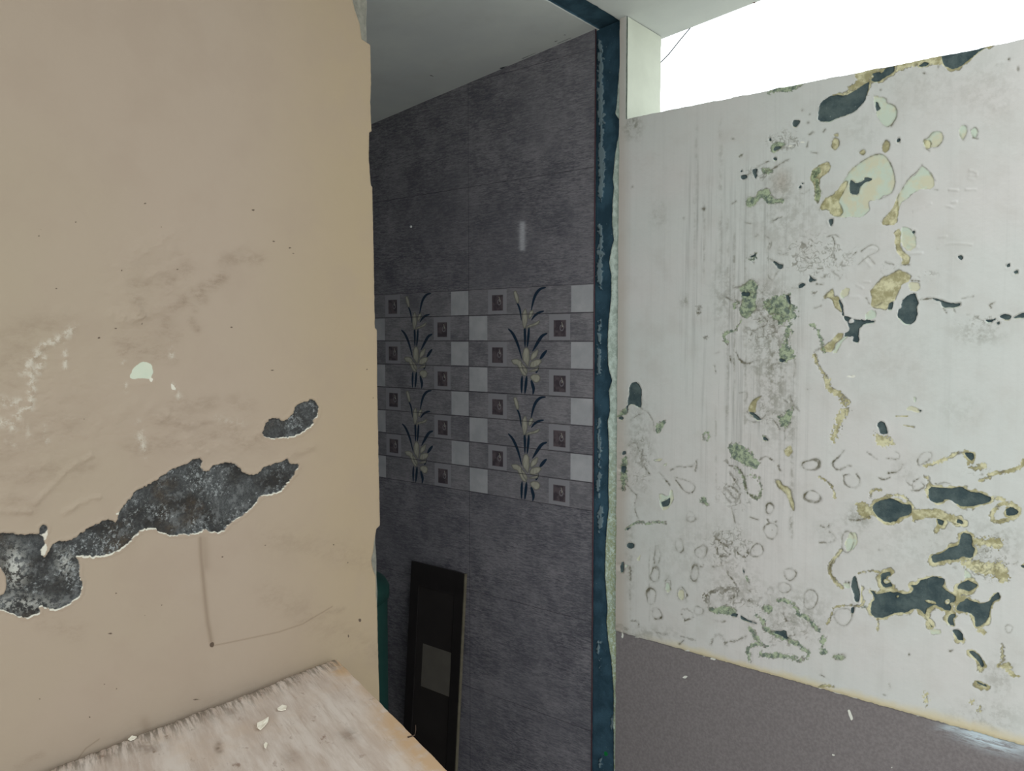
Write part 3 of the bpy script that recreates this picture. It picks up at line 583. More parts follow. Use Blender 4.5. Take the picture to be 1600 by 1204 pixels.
me = grid_mesh('trim_1', np.stack([Xs, Yg, np.minimum(Zg, ceil_z(Yg)+.002)], -1), {'layers': cat4(drk, mint, g.lay('lf'), g.lay('gs'))}, flip=True)
strip = tag(link('trim_1', me, STRIP), kind='structure')
tube('tile_edge_trim', [(XB-.0006, YT-.0012, 0), (XB-.0006, YT-.0012, 1.2), (XB-.0006, YT-.0012, ceil_z(YT))], .0016, mat_plain('maroon_grout', (84, 58, 66), .6), strip)

# ---------------- bathroom tiled wall
cw, rh = .0736, .0755; B1 = EYE+.148; B0 = B1-8*rh
ys = np.unique(np.concatenate([np.arange(YT, 2.06, .0012), np.arange(2.06, 3.01, .05)]))
zs = coords(0, B0-.004, B1+.004, 2.34, .0015, .05)
Yg, Zg = np.meshgrid(ys, zs)
cu = (Yg-YT)/cw; rv = (B1-Zg)/rh; ci = np.floor(cu); ri = np.floor(rv); fu = cu-ci; fv = rv-ri; c6 = ci % 6; ev = (ri % 2) == 0
inb = (rv >= 0) & (rv < 8)
cell = np.maximum(np.abs(fu-.5)*cw, np.abs(fv-.5)*rh)           # box distance from the cell centre
def sel(m, d): return np.where(m & inb, d, .02)
white = sel(((c6 == 0) & ev) | ((c6 == 5) & ~ev), cell-.0355)
dm = ((c6 == 1) & ~ev) | ((c6 == 4) & ev)
frame = sel(dm, cell-.0350)
inner = sel(dm, np.maximum(np.abs(fu-.49)*cw-.0205, np.abs(fv-.54)*rh-.0225))
inner = np.maximum(inner, -(np.abs(np.hypot((fu-.40)*cw, (fv-.52)*rh*.8)-.006)-.0006))
band = np.maximum(-Zg+B0, Zg-B1)
# printed flower, two cells wide and four high; local print space = 390 x 1008 units
lc = cu % 6; lx = (4-lc)/2*390; ly = (rv % 4)/4*1008
inf = (lc > 2) & (lc < 4) & inb
O = (200, 112); k = 1.0
def pp(s): return pts(s)-np.array(O)
leaf = np.full(Yg.shape, 60.0); pet = np.full(Yg.shape, 60.0); tone = np.zeros(Yg.shape)
m = inf; lxm, lym = lx[m], ly[m]; acc = np.full(lxm.shape, 60.0)
for w, s in ((17, "562,124 520,130 485,160 460,205 440,280 428,345"), (15, "545,340 500,352 460,380 430,425"), (17, "212,500 250,535 285,600 315,680 345,800"), (19, "575,545 530,565 495,620 470,665 440,715"), (19, "572,703 545,735 525,765 510,785"), (12, "290,245 315,290 328,340 338,430"), (16, "368,480 372,560 372,680"), (15, "410,490 402,590 392,680"), (15, "345,945 340,1030 340,1117"), (17, "388,945 380,1030 370,1117"), (20, "432,985 445,1030 455,1065 446,1118"), (14, "500,850 485,890 475,915")):
    acc = np.minimum(acc, sd_line(lxm, lym, smooth_open(pp(s)), w*1.55, taper=True))
leaf[m] = acc
pa = np.full(lxm.shape, 60.0); ta = np.zeros(lxm.shape)
for i, s in enumerate(("262,150 285,140 305,190 315,250 295,260 275,210", "345,400 350,350 375,310 390,350 395,420 380,480 360,500 350,450", "405,380 415,345 445,325 450,350 430,390 410,410", "380,500 400,470 450,455 480,440 500,425 510,435 490,460 450,475 410,485", "350,740 365,685 390,675 410,700 415,780 400,860 380,830 355,800", "425,770 440,730 490,690 495,710 480,760 430,800", "240,795 290,785 330,800 350,840 350,880 380,920 385,945 350,935 320,880 300,840 260,835", "330,820 370,850 395,890 390,930 355,890", "415,855 430,810 470,790 515,785 525,805 500,840 450,865", "405,905 440,885 480,870 500,850 490,890 440,900", "420,950 450,925 495,925 515,950 505,990 470,1005 435,975")):
    p = smooth_closed(pp(s)); d = sd_poly(lxm, lym, p)
    d = d-4; ins = d < 0; t = sm(-d, 0, 15)*(.55+.45*(vn(lxm/14+i*3, lym/40, i)))+.15*np.sin(lxm*.5+i)*.3
    ta = np.where(ins, t, ta); pa = np.minimum(pa, d)
pet[m] = pa; tone[m] = ta
s_ = 2*cw/390; leaf *= s_; pet *= s_
# white curl on the little dark square
cx_, cy_ = (.62, .48); cur = np.minimum(np.hypot((fu-(1-cx_))*cw-.0, (fv-cy_)*rh)-.0014, np.abs((fu-.36)*cw+(fv-.45)*rh*.35)+np.maximum(0, np.abs(fv-.40)*rh-.006)-.0009)
pc = sel(dm, cur); pet = np.minimum(pet, pc); tone = np.where(pc < .001, .9, tone)
jl = np.minimum(fv, 1-fv)*rh-.0011
jl = np.where(inb & ((ri > 0) | (fv > .5)), jl, .02)
me = grid_mesh('wall_bathroom', np.stack([np.full(Yg.shape, XB), Yg, np.minimum(Zg, ceil_z(Yg)+.002)], -1),
               {'mosaic': cat4(white, frame, inner, band), 'flower': cat4(leaf, pet, tone, jl)}, smooth=False, flip=True)
wall_tiles = tag(link('wall_bathroom', me, TILE), kind='structure')

# ---------------- left wall: paint skin in front of a masonry core
xs = coords(-1.6, .325, .945, .945, .00115, .03); zs = coords(0, EYE-.60, EYE+.51, ceil_z(YA), .00115, .02)
Xg, Zg = np.meshgrid(xs, zs); u, v = proj(Xg, np.full(Xg.shape, YA), Zg); a = Field(u, v, 31)
A2 = ((0, 700), 2.388); A3 = ((0, 780), 5); A4 = ((180, 600), 4.63); A5 = ((0, 480), 5); A6 = ((160, 340), 5); A1 = ((0, 300), 2.6667)
a.P('cem', *A2, "-60,315 0,318 50,315 60,325 130,320 150,322 175,350 150,380 150,400 170,405 190,370 220,345 240,350 280,335 340,290 395,265 435,275 450,230 480,190 515,155 580,125 640,80 700,55 730,38 750,42 750,75 775,88 800,65 860,52 880,58 905,90 950,100 990,70 1050,50 1075,42 1085,60 1115,60 1110,75 1080,120 1040,165 975,175 930,235 880,265 825,310 790,315 765,300 720,320 640,325 600,310 560,295 515,310 480,350 440,385 380,400 310,400 280,400 300,430 295,490 310,500 300,550 250,590 200,600 145,585 150,615 90,632 60,620 0,600 -60,600", rough=1.3)
a.P('cem', *A2, "-60,440 0,440 20,470 25,520 10,550 -60,560", cut=True); a.P('cem', *A2, "145,300 160,282 178,290 175,310 150,325", rough=.6)
a.P('cem', *A4, "1060,350 1080,310 1090,280 1145,245 1185,250 1200,265 1250,250 1290,210 1305,160 1340,130 1400,125 1410,108 1455,125 1475,180 1450,250 1420,290 1380,330 1350,355 1270,380 1180,385 1130,390 1085,385", rough=1.1)
a.P('und', *A5, "1010,545 1040,475 1090,432 1130,422 1185,445 1195,500 1180,560 1100,552 1040,560", rough=.4)
a.P('wht', *A2, "145,330 175,310 170,340 175,375 160,405 145,400 155,370 170,350|285,395 340,398 400,392 400,402 310,410|505,305 540,293 580,292 600,308 560,300|20,410 60,405 80,420 85,450 70,455 40,420|430,245 450,235 445,250", rough=1)
a.P('wht', *A5, "1175,540 1195,560 1180,585 1165,565|1335,590 1380,640 1340,640", rough=.5)
wl = np.full(a.lay('cem').shape, 16.0); wl[:-2] = a.lay('cem')[2:]; wht = np.minimum(a.lay('wht'), wl+1.0+1.6*a.n1+a.n3*1.5)
a.E('spk', A1[0], A1[1], "162,183,3.1,3.71|505,327,3.71,3.71|483,568,5.58,2.48|413,607,4.96,3.1|965,563,5.58,3.1|1055,75,6.2,3.1|1140,205,4.96,2.48|1208,232,4.96,2.48|1222,255,4.34,1.85|235,402,4.34,2.48|315,125,3.1,2.48|740,322,4.34,2.48|1135,742,5.58,2.48|1530,738,3.71,2.48|350,945,2.48,2.48|1555,857,2.48,2.48|672,145,2.48,2.48|590,548,3.1,4.96|605,47,4.96,2.48|170,155,3.1,1.85", rough=.2)
a.E('spk', *A2, "1343,641,5.39,5.39|433,541,3.0,2.4|603,585,3.0,2.4|540,623,3.0,2.4|830,405,3.0,2.4|148,935,3.59,3.0|435,897,3.0,3.0|390,880,2.4,2.4|1298,427,2.4,2.4|1245,360,3.0,2.4|990,362,3.0,2.4|412,691,7.19,2.4|730,937,14.3,2.4|1300,700,2.4,6.0|335,1003,3.0,3.0", rough=.2)
a.E('spk', *A2, "790,732,8,10", rough=.4)
fuz = np.zeros(u.shape); brn = np.zeros(u.shape); drip = np.zeros(u.shape)
def seg(arr, o, k, w, s, text):
    for t in text.split('|'):
        d = sd_line(u, v, pts(t, o, k), 0); np.maximum(arr, s*np.exp(-(d/w)**2), out=arr)
seg(fuz, *A5, 7, .95, "580,160 480,240 350,300|350,300 240,420 180,500|340,400 290,500|240,480 250,640 230,780|230,760 120,860 100,940|0,720 40,740|-20,900 40,900|90,750 150,740")
seg(fuz, *A5, 4, .9, "510,350 510,470|960,440 990,430|975,600 985,640|1350,610 1400,700|1090,1000 1130,1120|340,940 370,1040|1330,260 1340,380")
seg(fuz, *A5, 5, .5, "1080,900 1130,1050|60,1040 120,1080|200,930 220,1000"); seg(fuz, *A4, 5, .35, "160,380 220,520|720,240 920,290")
seg(brn, *A6, 9, .8, "620,660 700,600 780,630|780,560 860,520 940,460"); seg(brn, *A6, 6, .7, "690,800 740,870|620,700 540,710|640,620 720,720")
seg(brn, *A6, 12, .5, "480,510 600,480 660,390|150,950 200,1000|500,870 570,930|260,530 340,530|250,620 290,660|960,340 1100,300 1240,330")
seg(brn, *A5, 16, .65, "960,260 1080,330 1200,320|1000,350 1300,200"); seg(brn, *A5, 10, .45, "1300,80 1200,380|1240,380 1350,400"); seg(brn, *A5, 22, .4, "150,180 400,150|80,260 240,330|120,380 60,560|500,900 40,1100")
seg(brn, *A4, 14, .42, "280,420 600,430 820,330|820,300 900,400|940,440 1060,380|120,450 250,470|420,150 700,140|860,130 960,160|300,250 600,290"); seg(brn, *A2, 16, .4, "20,100 200,90 330,60|20,200 120,220|160,640 280,680|640,210 640,215")
seg(brn, *A2, 5, .45, "1280,600 1100,650|60,1190 160,1140"); seg(brn, *A2, 22, .3, "1000,540 1400,760|1000,330 1400,420|400,1140 560,1060|700,1000 1100,900")
seg(drip, *A2, 3.5, .55, "748,335 750,400 765,560|765,560 775,650 790,730"); seg(drip, *A2, .9, .55, "800,735 900,715 1040,685 1130,655 1240,590|290,1160 320,1120 370,1085"); seg(drip, *A2, 8, .3, "760,340 765,440|540,1020 545,1050")
sp2 = sm(fbm(u/6, v/6, 53, 2), .62, .8)*.0
b = a.bump
b(*A6, 14, 1.6, "180,400 260,290 400,190 560,140"); b(*A6, 12, 1.8, "250,640 300,680 260,760 180,780|300,760 420,730 520,690|380,440 480,410"); b(*A6, 9, -1.4, "360,370 420,360|470,520 600,490 650,400|560,320 600,310"); b(*A6, 11, 1.6, "900,330 1000,280 1060,230"); b(*A6, 12, -1.0, "1000,330 1100,295 1230,320")
b(*A5, 9, 1.6, "880,60 1000,100 1120,50|480,20 560,60|480,150 460,60|1040,0 1100,60"); b(*A5, 5, 1.0, "580,160 480,240 350,300 240,420|240,480 250,640 230,780|1020,600 1200,580"); b(*A5, 8, 1.0, "900,850 1060,740|1150,800 1210,760|1250,870 1320,820|500,880 600,850|1400,800 1560,790|1380,910 1440,915")
b(*A2, 5, 1.7, "130,205 170,165 260,72 340,28|240,240 320,190 370,185|0,235 110,235"); b(*A2, 14, 1.3, "40,120 160,60|20,180 110,190"); b(*A4, 8, 1.5, "720,240 800,280 900,270 930,300|940,430 1060,360|1230,520 1340,480 1430,460|520,400 560,480 650,500|440,260 560,290 640,260|320,240 400,210|860,320 900,420 820,450|680,470 760,430"); b(*A4, 6, -1.2, "940,455 1060,385|1330,530 1430,490")
bump = a.lay('bump')*.0011
cemA = a.lay('cem'); inc = 1-sm(cemA, -1.4, .4)
wr = np.clip(np.exp(-(((u-60)/130)**2+((v-640)/120)**2))+np.exp(-(((u-240)/90)**2+((v-440)/90)**2))+.8*np.exp(-(((u-330)/120)**2+((v-680)/45)**2)), 0, 1)
dep = -.0030*inc*(1+.3*a.n3)+.0004*inc*a.n2+.0009*fbm(Xg*6, Zg*6, 5, 3)+.0003*fbm(Xg*50, Zg*50, 9, 3)+bump+.0010*wr*fbm(u/13, v/8, 45, 3)+.0003*np.maximum(fuz, brn)*a.n2
dep += .0007*np.exp(-((cemA-2.5)/2.2)**2)*(1-inc)
# ragged free edge of the plaster skin
vE = pts("0,550 18,556 30,562 62,566 70,579.5 100,580 130,580.6 160,579.3 205,581.5 207,577.5 250,577 290,580.5 292,582.5 300,582.5 420,585 512,586.5 515,589.5 600,590 700,592 800,594 821,594.2 826,589 845,585.5 860,584 875,581 888,583 900,588 930,588.5 950,590 1000,591 1060,592.5 1110,594 1300,595").T
# stored as v,u pairs -> X of the edge at each height
hz = Zg[:, 0]; Xe = np.empty(len(hz))
for i, z in enumerate(hz):
    x = .936
    for _ in range(6):
        pu, pv = proj(x, YA, z); x += (np.interp(pv, vE[0], vE[1])-pu)/900
    x2 = x; Xe[i] = x2
Xe += .0006*fbm(hz*160, hz*0, 4, 3)
Xj = np.minimum(Xg, Xe[:, None])
keepc = (Xg[:-1, :-1] < Xe[:-1, None]-.0001)
edge_d = Xe[:, None]-Xj
dep -= .0016*np.exp(-(edge_d/.0012)**2)
me = grid_mesh('wall_left', np.stack([Xj, YA-dep, Zg], -1), {'layers': cat4(cemA, a.lay('und'), wht, wr*0+(.75*np.exp(-(((u-24)/16)**2+((v-888)/30)**2))+.5*np.exp(-(((u-104)/14)**2+((v-880)/18)**2))+.5*np.exp(-(((u-30)/60)**2+((v-944)/12)**2)))), 'dirt': cat4(fuz, brn, a.lay('spk'), drip)}, keepc, flip=False)
wall_left = tag(link('wall_left', me, PAINT_A), kind='structure')
# thickness of the skin along the free edge
Pe = np.stack([np.stack([Xe, np.full(len(hz), YA+.0012), hz], -1), np.stack([Xe, np.full(len(hz), YA+.016), hz], -1)], 1)
PALE = mat_plain('broken_plaster_edge', (206, 198, 184), .9, .08, 80, .6)
link('plaster_edge', grid_mesh('plaster_edge', Pe, {}), PALE, wall_left)
# masonry core, its own corner a little irregular
bm = bmesh.new(); prev = None
for i, z in enumerate(np.arange(0, 2.33, .03)):
    z = min(z, 2.32)
    x1 = .9305+.0115*(EYE+.5-z)/1.1*1.0 if z > .9 else .9305+.0115*.6/1.1
    x1 += .0010*math.sin(z*37)+.0008*math.sin(z*91+1)
    ring = [bm.verts.new(p) for p in ((-1.6, YA+.010, z), (x1, YA+.010, z), (x1, YA+.088, z), (-1.6, YA+.088, z))]
    if prev:
        for j in range(4): bm.faces.new((prev[j], prev[(j+1) % 4], ring[(j+1) % 4], ring[j]))
    else: bm.faces.new(ring)
    prev = ring
bm.faces.new(prev); bm_obj('masonry', bm, CORE, wall_left)

# ---------------- ceiling slab (falls gently away from the yard), one sheet over both rooms
YF = 0.22
xs = np.unique(np.concatenate([np.arange(-1.6, .9, .1), np.arange(.9, XB+TW+.02, .004), [XB+TW+.012]])); ys = np.unique(np.concatenate([np.arange(YF, 1.04, .03), np.arange(1.04, 1.18, .0015), np.arange(1.18, 3.05, .04)]))
Xg, Yg = np.meshgrid(xs, ys)
Zc = ceil_z(Yg)+.0008*fbm(Xg*9, Yg*9, 3, 3)
bandc = 1000*(np.abs(Yg-(1.113+.002*fbm(Xg*12, Xg*0, 7, 3)))-.0315+.0035*fbm(Xg*35, Yg*30, 5, 4)*sm(Yg, 1.12, 1.06)); bandc = np.where((Xg > .93) & (Xg < XB+.02), bandc, 16.0)
Zc = Zc+.004*(1-sm(bandc, -1.5, .5))
u, v = proj(Xg, Yg, Zc); cf = Field(u, v, 77)
cf.Ln('crk', (540, 0), 3.01, .9, "980,200 1020,165 1070,160|835,275 870,255 960,235 1000,200 1060,180|840,298 880,285 945,265|700,330 840,290|400,355 415,360|700,80 720,82", fz=.3)
kc = ~((Yg[1:, 1:] > 1.14) & (Xg[:-1, :-1] < .39))
me = grid_mesh('ceiling', np.stack([Xg, Yg, Zc], -1), {'layers': cat4(bandc, cf.lay('crk'), bandc*0, bandc*0)}, kc, flip=True)
ceiling = tag(link('ceiling', me, CEIL), kind='structure')
bm = bmesh.new(); v8 = box_bm(bm, (-1.6, YF, 0), (XB+TW+.012, 1.14, 1))+box_bm(bm, (.40, 1.14, 0), (XB+TW+.012, 3.05, 1))
for i, q in enumerate(v8): q.co.z = ceil_z(q.co.y)+(.006 if i % 8 < 4 else .13)
slab = bm_obj('slab', bm, OUTER, ceiling)

# ---------------- the rest of the bathroom shell
BATH = mat_plain('bathroom_paint', (165, 168, 172), .6, .08, 10, .2)
XL = .42
tag(box('wall_back', (XL-.1, 3.0, 0), (XB+TW, 3.1, 2.22), BATH), kind='structure')
# side wall with a narrow slit added so its daylight glints in the tiles
bm = bmesh.new()
def mirror(u_, v_):
    d = ray(u_, v_); t = (2*XB-XL)/d[0]; return d[1]*t, d[2]*t+EYE
(s1, z1), (s0, z0) = mirror(810, 346), mirror(820, 391)
box_bm(bm, (XL-.012, YA+.089, 0), (XL, s0, ceil_z(s0))); box_bm(bm, (XL-.012, s1, 0), (XL, 3.0, ceil_z(3.0)))
box_bm(bm, (XL-.012, s0, 0), (XL, s1, z0)); box_bm(bm, (XL-.012, s0, z1), (XL, s1, ceil_z(s1)))
for q in bm.verts:
    if q.co.z > EYE+.59: q.co.z = ceil_z(q.co.y)+.004
tag(bm_obj('wall_inner', bm, BATH), kind='structure')
fl = box('floor', (-1.6, YA+.02, -.06), (XB+.02, 3.0, 0.0), FLOORM); tag(fl, kind='structure')
gd = box('ground', (-14, -14, -.2), (14, 14, -.061), GROUND); tag(gd, kind='structure')
yf = box('floor_yard', (-1.6, -1.4, -.06), (XB+.02, YA+.02, 0.0), mat_plain('yard_floor', (182, 178, 170), .9, .1, 10, .4)); tag(yf, kind='structure')

# ================================================================== THINGS
# ---------------- weathered plywood board on a trestle table
HP = EYE-.53
def mat_ply():
    M = Mat('weathered_plywood', .82, .2)
    mp = M.n('ShaderNodeMapping'); M.set(mp.inputs[0], M.geo); mp.inputs['Rotation'].default_value = (0, 0, math.radians(20))
    V = mp.outputs[0]
    g = M.noise(1, 6, .7, vec=V, str_=(130, 9, 1), dist=.4); g2 = M.noise(1, 5, .65, vec=V, str_=(38, 7, 1)); b = M.noise(9, 5, .6); s = M.noise(34, 5, .65, vec=V, str_=(1.6, .8, 1))
    c = M.mix(M.ramp(g2, .35, .66), lin((186, 170, 158)), lin((208, 197, 188)))
    c = M.mix(M.ramp(g, .50, .72, 0, .45), c, lin((160, 140, 124)))
    c = M.mix(M.ramp(b, .50, .66, 0, .45), c, lin((198, 178, 160)))
    c = M.mix(M.ramp(s, .60, .72, 0, .75), c, lin((128, 104, 88)))
    e, w, k, q = M.attr('wear')
    c = M.mix(M.math('MULTIPLY', e, M.ramp(M.noise(40, 5), .3, .55, .3, 1)), c, lin((192, 162, 130)))
    c = M.mix(M.math('MULTIPLY', w, M.ramp(M.noise(1, 5, .7, vec=V, str_=(160, 16, 1)), .42, .60)), c, lin((122, 112, 100)))
    c = M.mix(M.math('MULTIPLY', k, M.ramp(M.noise(70, 4), .3, .6, .3, 1)), c, lin((112, 96, 82)))
    M.color(c); M.bump(M.math('ADD', g, M.math('MULTIPLY', g2, .5)), .6, .0012); return M.m
PLY = mat_ply()
table = bpy.data.objects.new('work_table', None); C.objects.link(table); table.location = (.30, .62, 0)
tag(table, 'makeshift table with a weathered plywood top standing against the beige wall', 'table')
def loc(p): return (p[0]-.30, p[1]-.62, p[2])
n1, n2 = 420, 260
S, T = np.meshgrid(np.linspace(0, 1, n1), np.linspace(0, 1, n2))
c00 = np.array([-.25, 1.049]); c10 = np.array([.829, 1.047]); c01 = np.array([-.36, .30]); c11 = np.array([.829-.0355-.28+.02, .30])
c11 = np.array([.692-(.658-.30)*(.829-.692)/(1.047-.658), .30])
Q = (c00*(1-S)[..., None]+c10*S[..., None])*(1-T)[..., None]+(c01*(1-S)[..., None]+c11*S[..., None])*T[..., None]
Qx, Qy = Q[..., 0], Q[..., 1]
rag = -.0045*np.abs(fbm(Qx*110, Qx*0, 5, 4))-.004*sm(fbm(Qx*16, Qx*0, 9, 3), -.1, .5)
Qy = Qy+rag*np.exp(-(T/.004)**2)
Qx = Qx+(.0012*fbm(Qy*70, Qy*0, 6, 3)-.002*np.clip(T*0, 0, 1))*np.exp(-((1-S)/.01)**2)
uu, vv = proj(Qx, Qy, np.full(Qx.shape, HP))
Qz = HP+.0008*fbm(Qx*8, Qy*8, 2, 3)-.0022*np.exp(-(T/.012)**2)*(1+fbm(Qx*150, Qy*10, 8, 3))
ew = np.exp(-((1-S)/.035)**2)*sm(vv, 1090, 1150)+.5*np.exp(-((1-S)/.02)**2)+.8*np.exp(-(((uu-530)/16)**2+((vv-1045)/12)**2))
tw = np.exp(-(T/.05)**2)
kn = np.exp(-(((uu-342)/6)**2+((vv-1168)/9)**2))+.6*np.exp(-(((uu-545)/14)**2+((vv-1148)/9)**2))+.5*np.exp(-(((uu-230)/22)**2+((vv-1168)/10)**2))+.4*np.exp(-(((uu-360)/12)**2+((vv-1112)/8)**2))+.5*np.exp(-(((uu-455)/12)**2+((vv-1182)/8)**2))
me = grid_mesh('plywood_top', np.stack([Qx-.30, Qy-.62, Qz], -1), {'wear': cat4(np.clip(ew, 0, 1), tw, np.clip(kn, 0, 1), tw)}, flip=True)
# give the sheet its thickness
bmx = bmesh.new(); bmx.from_mesh(me)
be = [e for e in bmx.edges if e.is_boundary]
ret = bmesh.ops.extrude_edge_only(bmx, edges=be); nv = [g_ for g_ in ret['geom'] if isinstance(g_, bmesh.types.BMVert)]
for q in nv: q.co.z = HP-.012
bmx.to_mesh(me); bmx.free()
top = link('plywood_top', me, PLY, table)
WOOD = mat_plain('rough_timber', (128, 104, 80), .85, .2, 60, .5)
bm = bmesh.new(); cr = [(-.2, 1.0), (.70, 1.0), (.53, .34), (-.28, .34)]
box('apron', loc((-.24, .97, HP-.09)), loc((.74, 1.01, HP-.013)), WOOD, table); box_bm(bm, loc((-.28, .34, HP-.09)), loc((.53, .38, HP-.013)))
bm_obj('apron', bm, WOOD, table)
for (x, y) in cr: box('leg', loc((x-.03, y-.03, 0)), loc((x+.03, y+.03, HP-.0135)), WOOD, table)
# splinter curling off the free edge
p = onZ(648, 1148, HP+.001); d = onZ(650, 1136, HP+.012); e = onZ(646, 1150, HP)
pc = onZ(637, 1151, HP+.001)
sp_ = tube('splinter', [loc(pc), loc(p), loc(p+np.array((.002, .0, .006))), loc(p+np.array((.003, .001, .0125)))], .0011, mat_plain('splinter_wood', (74, 60, 50), .8), table, 5, True)
sp_['label'] = 'dark splinter curling up from the free edge'
# lifted white fibre tuft on the ragged edge
CH = mat_plain('paint_flake', (236, 230, 214), .6, .03, 60, .3)
def flake(pix, lift, curl, label):
    P_ = [onZ(x, y, HP+.0012) for x, y in pix]; c = sum(P_)/len(P_)
    bm = bmesh.new(); n = len(P_); lo = []; hi = []; mid = []
    for i, q in enumerate(P_):
        r = q-c; hgt = curl*((r[0]*60)**2)+(lift if i % 2 else lift*.4)
        lo.append(bm.verts.new((r[0], r[1], hgt))); hi.append(bm.verts.new((r[0]*.97, r[1]*.97, hgt+.0011)))
    a0 = bm.verts.new((0, 0, lift*.2)); a1 = bm.verts.new((0, 0, lift*.2+.0012))
    for i in range(n):
        j = (i+1) % n; bm.faces.new((a0, lo[j], lo[i])); bm.faces.new((a1, hi[i], hi[j])); bm.faces.new((lo[i], lo[j], hi[j], hi[i]))
    o = bm_obj('paint_flake', bm, CH); o.location = (c[0], c[1], HP+.0005)
    tag(o, label, 'paint flake', 'white paint flakes lying on the plywood'); return o
flake([(433, 1107), (441, 1102), (448, 1103), (447, 1109), (440, 1110), (434, 1110)], .0012, .001, 'small white paint flake on the plywood, farthest of the three, nearest the beige wall')
flake([(401, 1137), (402, 1131), (409, 1127), (420, 1123), (419, 1128), (414, 1135), (407, 1141), (403, 1140)], .0020, .0015, 'largest white leaf-shaped paint flake, lying in the middle of the plywood')
flake([(412, 1163), (415, 1160), (418, 1161), (417, 1165), (416, 1169), (413, 1168)], .0008, .001, 'tiniest white paint flake on the plywood, nearest the bottom of the photo')
flake([(200, 1155), (206, 1150), (214, 1151), (210, 1155), (204, 1157)], .0010, .001, 'thin pale flake at the ragged edge of the plywood against the beige wall')

# ---------------- dark framed panel leaning on the bathroom tiles
pan = bpy.data.objects.new('leaning_door_panel', None); C.objects.link(pan)
tag(pan, 'dark framed cabinet door panel leaning against the tiled bathroom wall', 'door panel')
ya_, yb_ = 1.574, 1.803; ztop = EYE-.698
xtop = XB-.030; xbot = XB-.092
pan.location = (xbot, ya_, 0)
hgt = ztop; tilt = math.atan2(xtop-xbot, hgt); Lh = hgt/math.cos(tilt)
pan.rotation_euler = (0, tilt, 0)
DK = mat_plain('dark_stained_wood', (34, 30, 30), .5, .2, 30, .3, .4); DK2 = mat_plain('dark_glass_panel', (46, 42, 41), .25, .1, 12, .05, .5)
EDG = mat_plain('raw_panel_edge', (96, 90, 76), .7, .15, 60, .3); LT = mat_plain('paler_square_tone', (98, 93, 86), .6, .08, 30, .2)
w = yb_-ya_; t_ = .008
bm = bmesh.new(); fw = .036
box_bm(bm, (-t_, .0035, 0), (0, .0035+fw, Lh)); box_bm(bm, (-t_, w-fw, 0), (0, w, Lh))
box_bm(bm, (-t_, .0035+fw, Lh-.07), (0, w-fw, Lh)); box_bm(bm, (-t_, .0035+fw, 0), (0, w-fw, .09))
bm_obj('frame', bm, DK, pan)
box('panel', (-t_+.003, .0035+fw, .09), (-.002, w-fw, Lh-.07), DK2, pan)
o = box('edge_strip', (-t_-.001, 0, 0), (.001, .0034, Lh), EDG, pan); o['label'] = 'pale raw edge strip'
def on_panel(u_, v_):
    d = ray(u_, v_); n = np.array((math.cos(tilt), 0, -math.sin(tilt))); o_ = np.array((xbot, 0, 0))-np.array((math.cos(tilt), 0, -math.sin(tilt)))*t_
    t = ((o_-np.array((0, 0, EYE))) @ n)/(d @ n); p_ = d*t+(0, 0, EYE); return p_[1]-ya_, (p_[2])/math.cos(tilt)
q = [on_panel(x, y) for x, y in ((660, 1006), (705, 1020), (702, 1088), (657, 1073))]
y0_ = min(q[1][0], q[2][0]); y1_ = max(q[0][0], q[3][0]); zb_ = (q[2][1]+q[3][1])/2; zt_ = (q[0][1]+q[1][1])/2
o = box('pale_square', (-t_+.0022, max(y0_, .043), zb_), (-t_+.0029, min(y1_, w-.04), zt_), LT, pan); o['label'] = 'paler square patch in the panel'  # thin square in a lighter tone than the panel around it

# ---------------- green plastic drum just inside the bathroom
GR = mat_plain('green_plastic', (3, 46, 41), .45, .08, 6, .05, .4)
dr = bpy.data.objects.new('water_drum', None); C.objects.link(dr)
tag(dr, 'dark green plastic drum half hidden behind the beige wall edge', 'drum')
rt_ = onY(606, 1000, 1.46); rd = .12
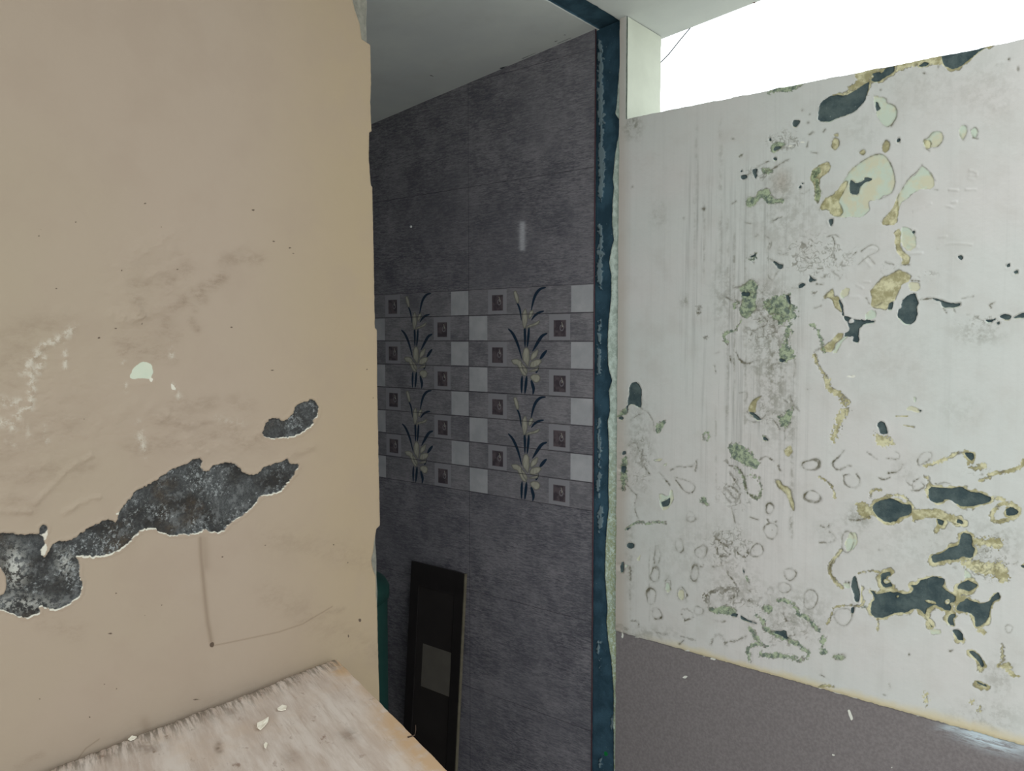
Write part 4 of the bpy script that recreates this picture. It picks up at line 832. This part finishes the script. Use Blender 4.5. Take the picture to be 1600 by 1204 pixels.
# centre so that its right limb passes through that ray
hv = np.array(ray(606, 1000)[:2]); hv /= np.linalg.norm(hv); nrm = np.array((-hv[1], hv[0]))
cen = rt_[:2]+nrm*rd; dr.location = (cen[0], cen[1], 0)
def lathe(name, prof, mat, parent, seg=48):
    bm = bmesh.new(); R = []
    for r, z in prof: R.append([bm.verts.new((r*math.cos(2*math.pi*j/seg), r*math.sin(2*math.pi*j/seg), z)) for j in range(seg)])
    for A, B in zip(R, R[1:]):
        for j in range(seg): bm.faces.new((A[j], A[(j+1) % seg], B[(j+1) % seg], B[j]))
    bm.faces.new(R[0]); bm.faces.new(R[-1]); return bm_obj(name, bm, mat, parent, True)
HD = onY(600, 893, 1.46)[2]
lathe('drum_body', [(rd-.012, 0), (rd-.004, .01), (rd, .05), (rd, .22), (rd+.004, .235), (rd, .25), (rd, .48), (rd+.004, .495), (rd, .51), (rd, HD-.07), (rd-.004, HD-.062)], GR, dr)
lathe('drum_lid', [(rd+.002, HD-.062), (rd+.005, HD-.06), (rd+.005, HD-.035), (rd+.002, HD-.030), (rd-.004, HD-.02), (rd-.03, HD-.004), (0.02, HD)], GR, dr)

# ---------------- loose wire across the opening, hook on the slab edge, tiny white speck on the tiles
WIRE = mat_plain('grey_wire', (92, 96, 104), .5)
xo = XB+TW+.02
pa_ = onX(1081, 36, xo); pb_ = onX(1062, 62, xo); pcc = onX(1045, 84, xo); pd_ = onX(1024, 106, xo)
pa_[2] = min(pa_[2], ceil_z(pa_[1])+.004)
o = tube('hanging_wire', [pa_+(0, 0, .012), pa_, pb_+(0, 0, -.002), pcc+(0, 0, -.001), pd_, pd_+(0.004, .03, -.03)], .0015, WIRE)
tag(o, 'thin grey wire sagging from the roof edge across the bright opening', 'wire')
hk = onX(1173, 2, xo-.004); o = tube('rusty_hook', [hk+(-.02, 0, .012), hk+(0, 0, .006), hk+(0, -.002, -.004), hk+(0, -.010, -.006), hk+(0, -.012, -.001)], .0017, mat_plain('rust', (110, 76, 60), .8))
tag(o, 'small rusty hook at the edge of the roof slab above the opening', 'hook')
pl = onX(642, 354, XB-.001); bm = bmesh.new(); bmesh.ops.create_cone(bm, cap_ends=True, segments=14, radius1=.0045, radius2=.003, depth=.004)
o = bm_obj('tile_speck', bm, mat_plain('white_speck', (220, 220, 220), .4), None, True); o.location = tuple(pl); o.rotation_euler = (0, -math.pi/2, 0)
tag(o, 'tiny white speck on the dark bathroom tiles', 'wall plug')
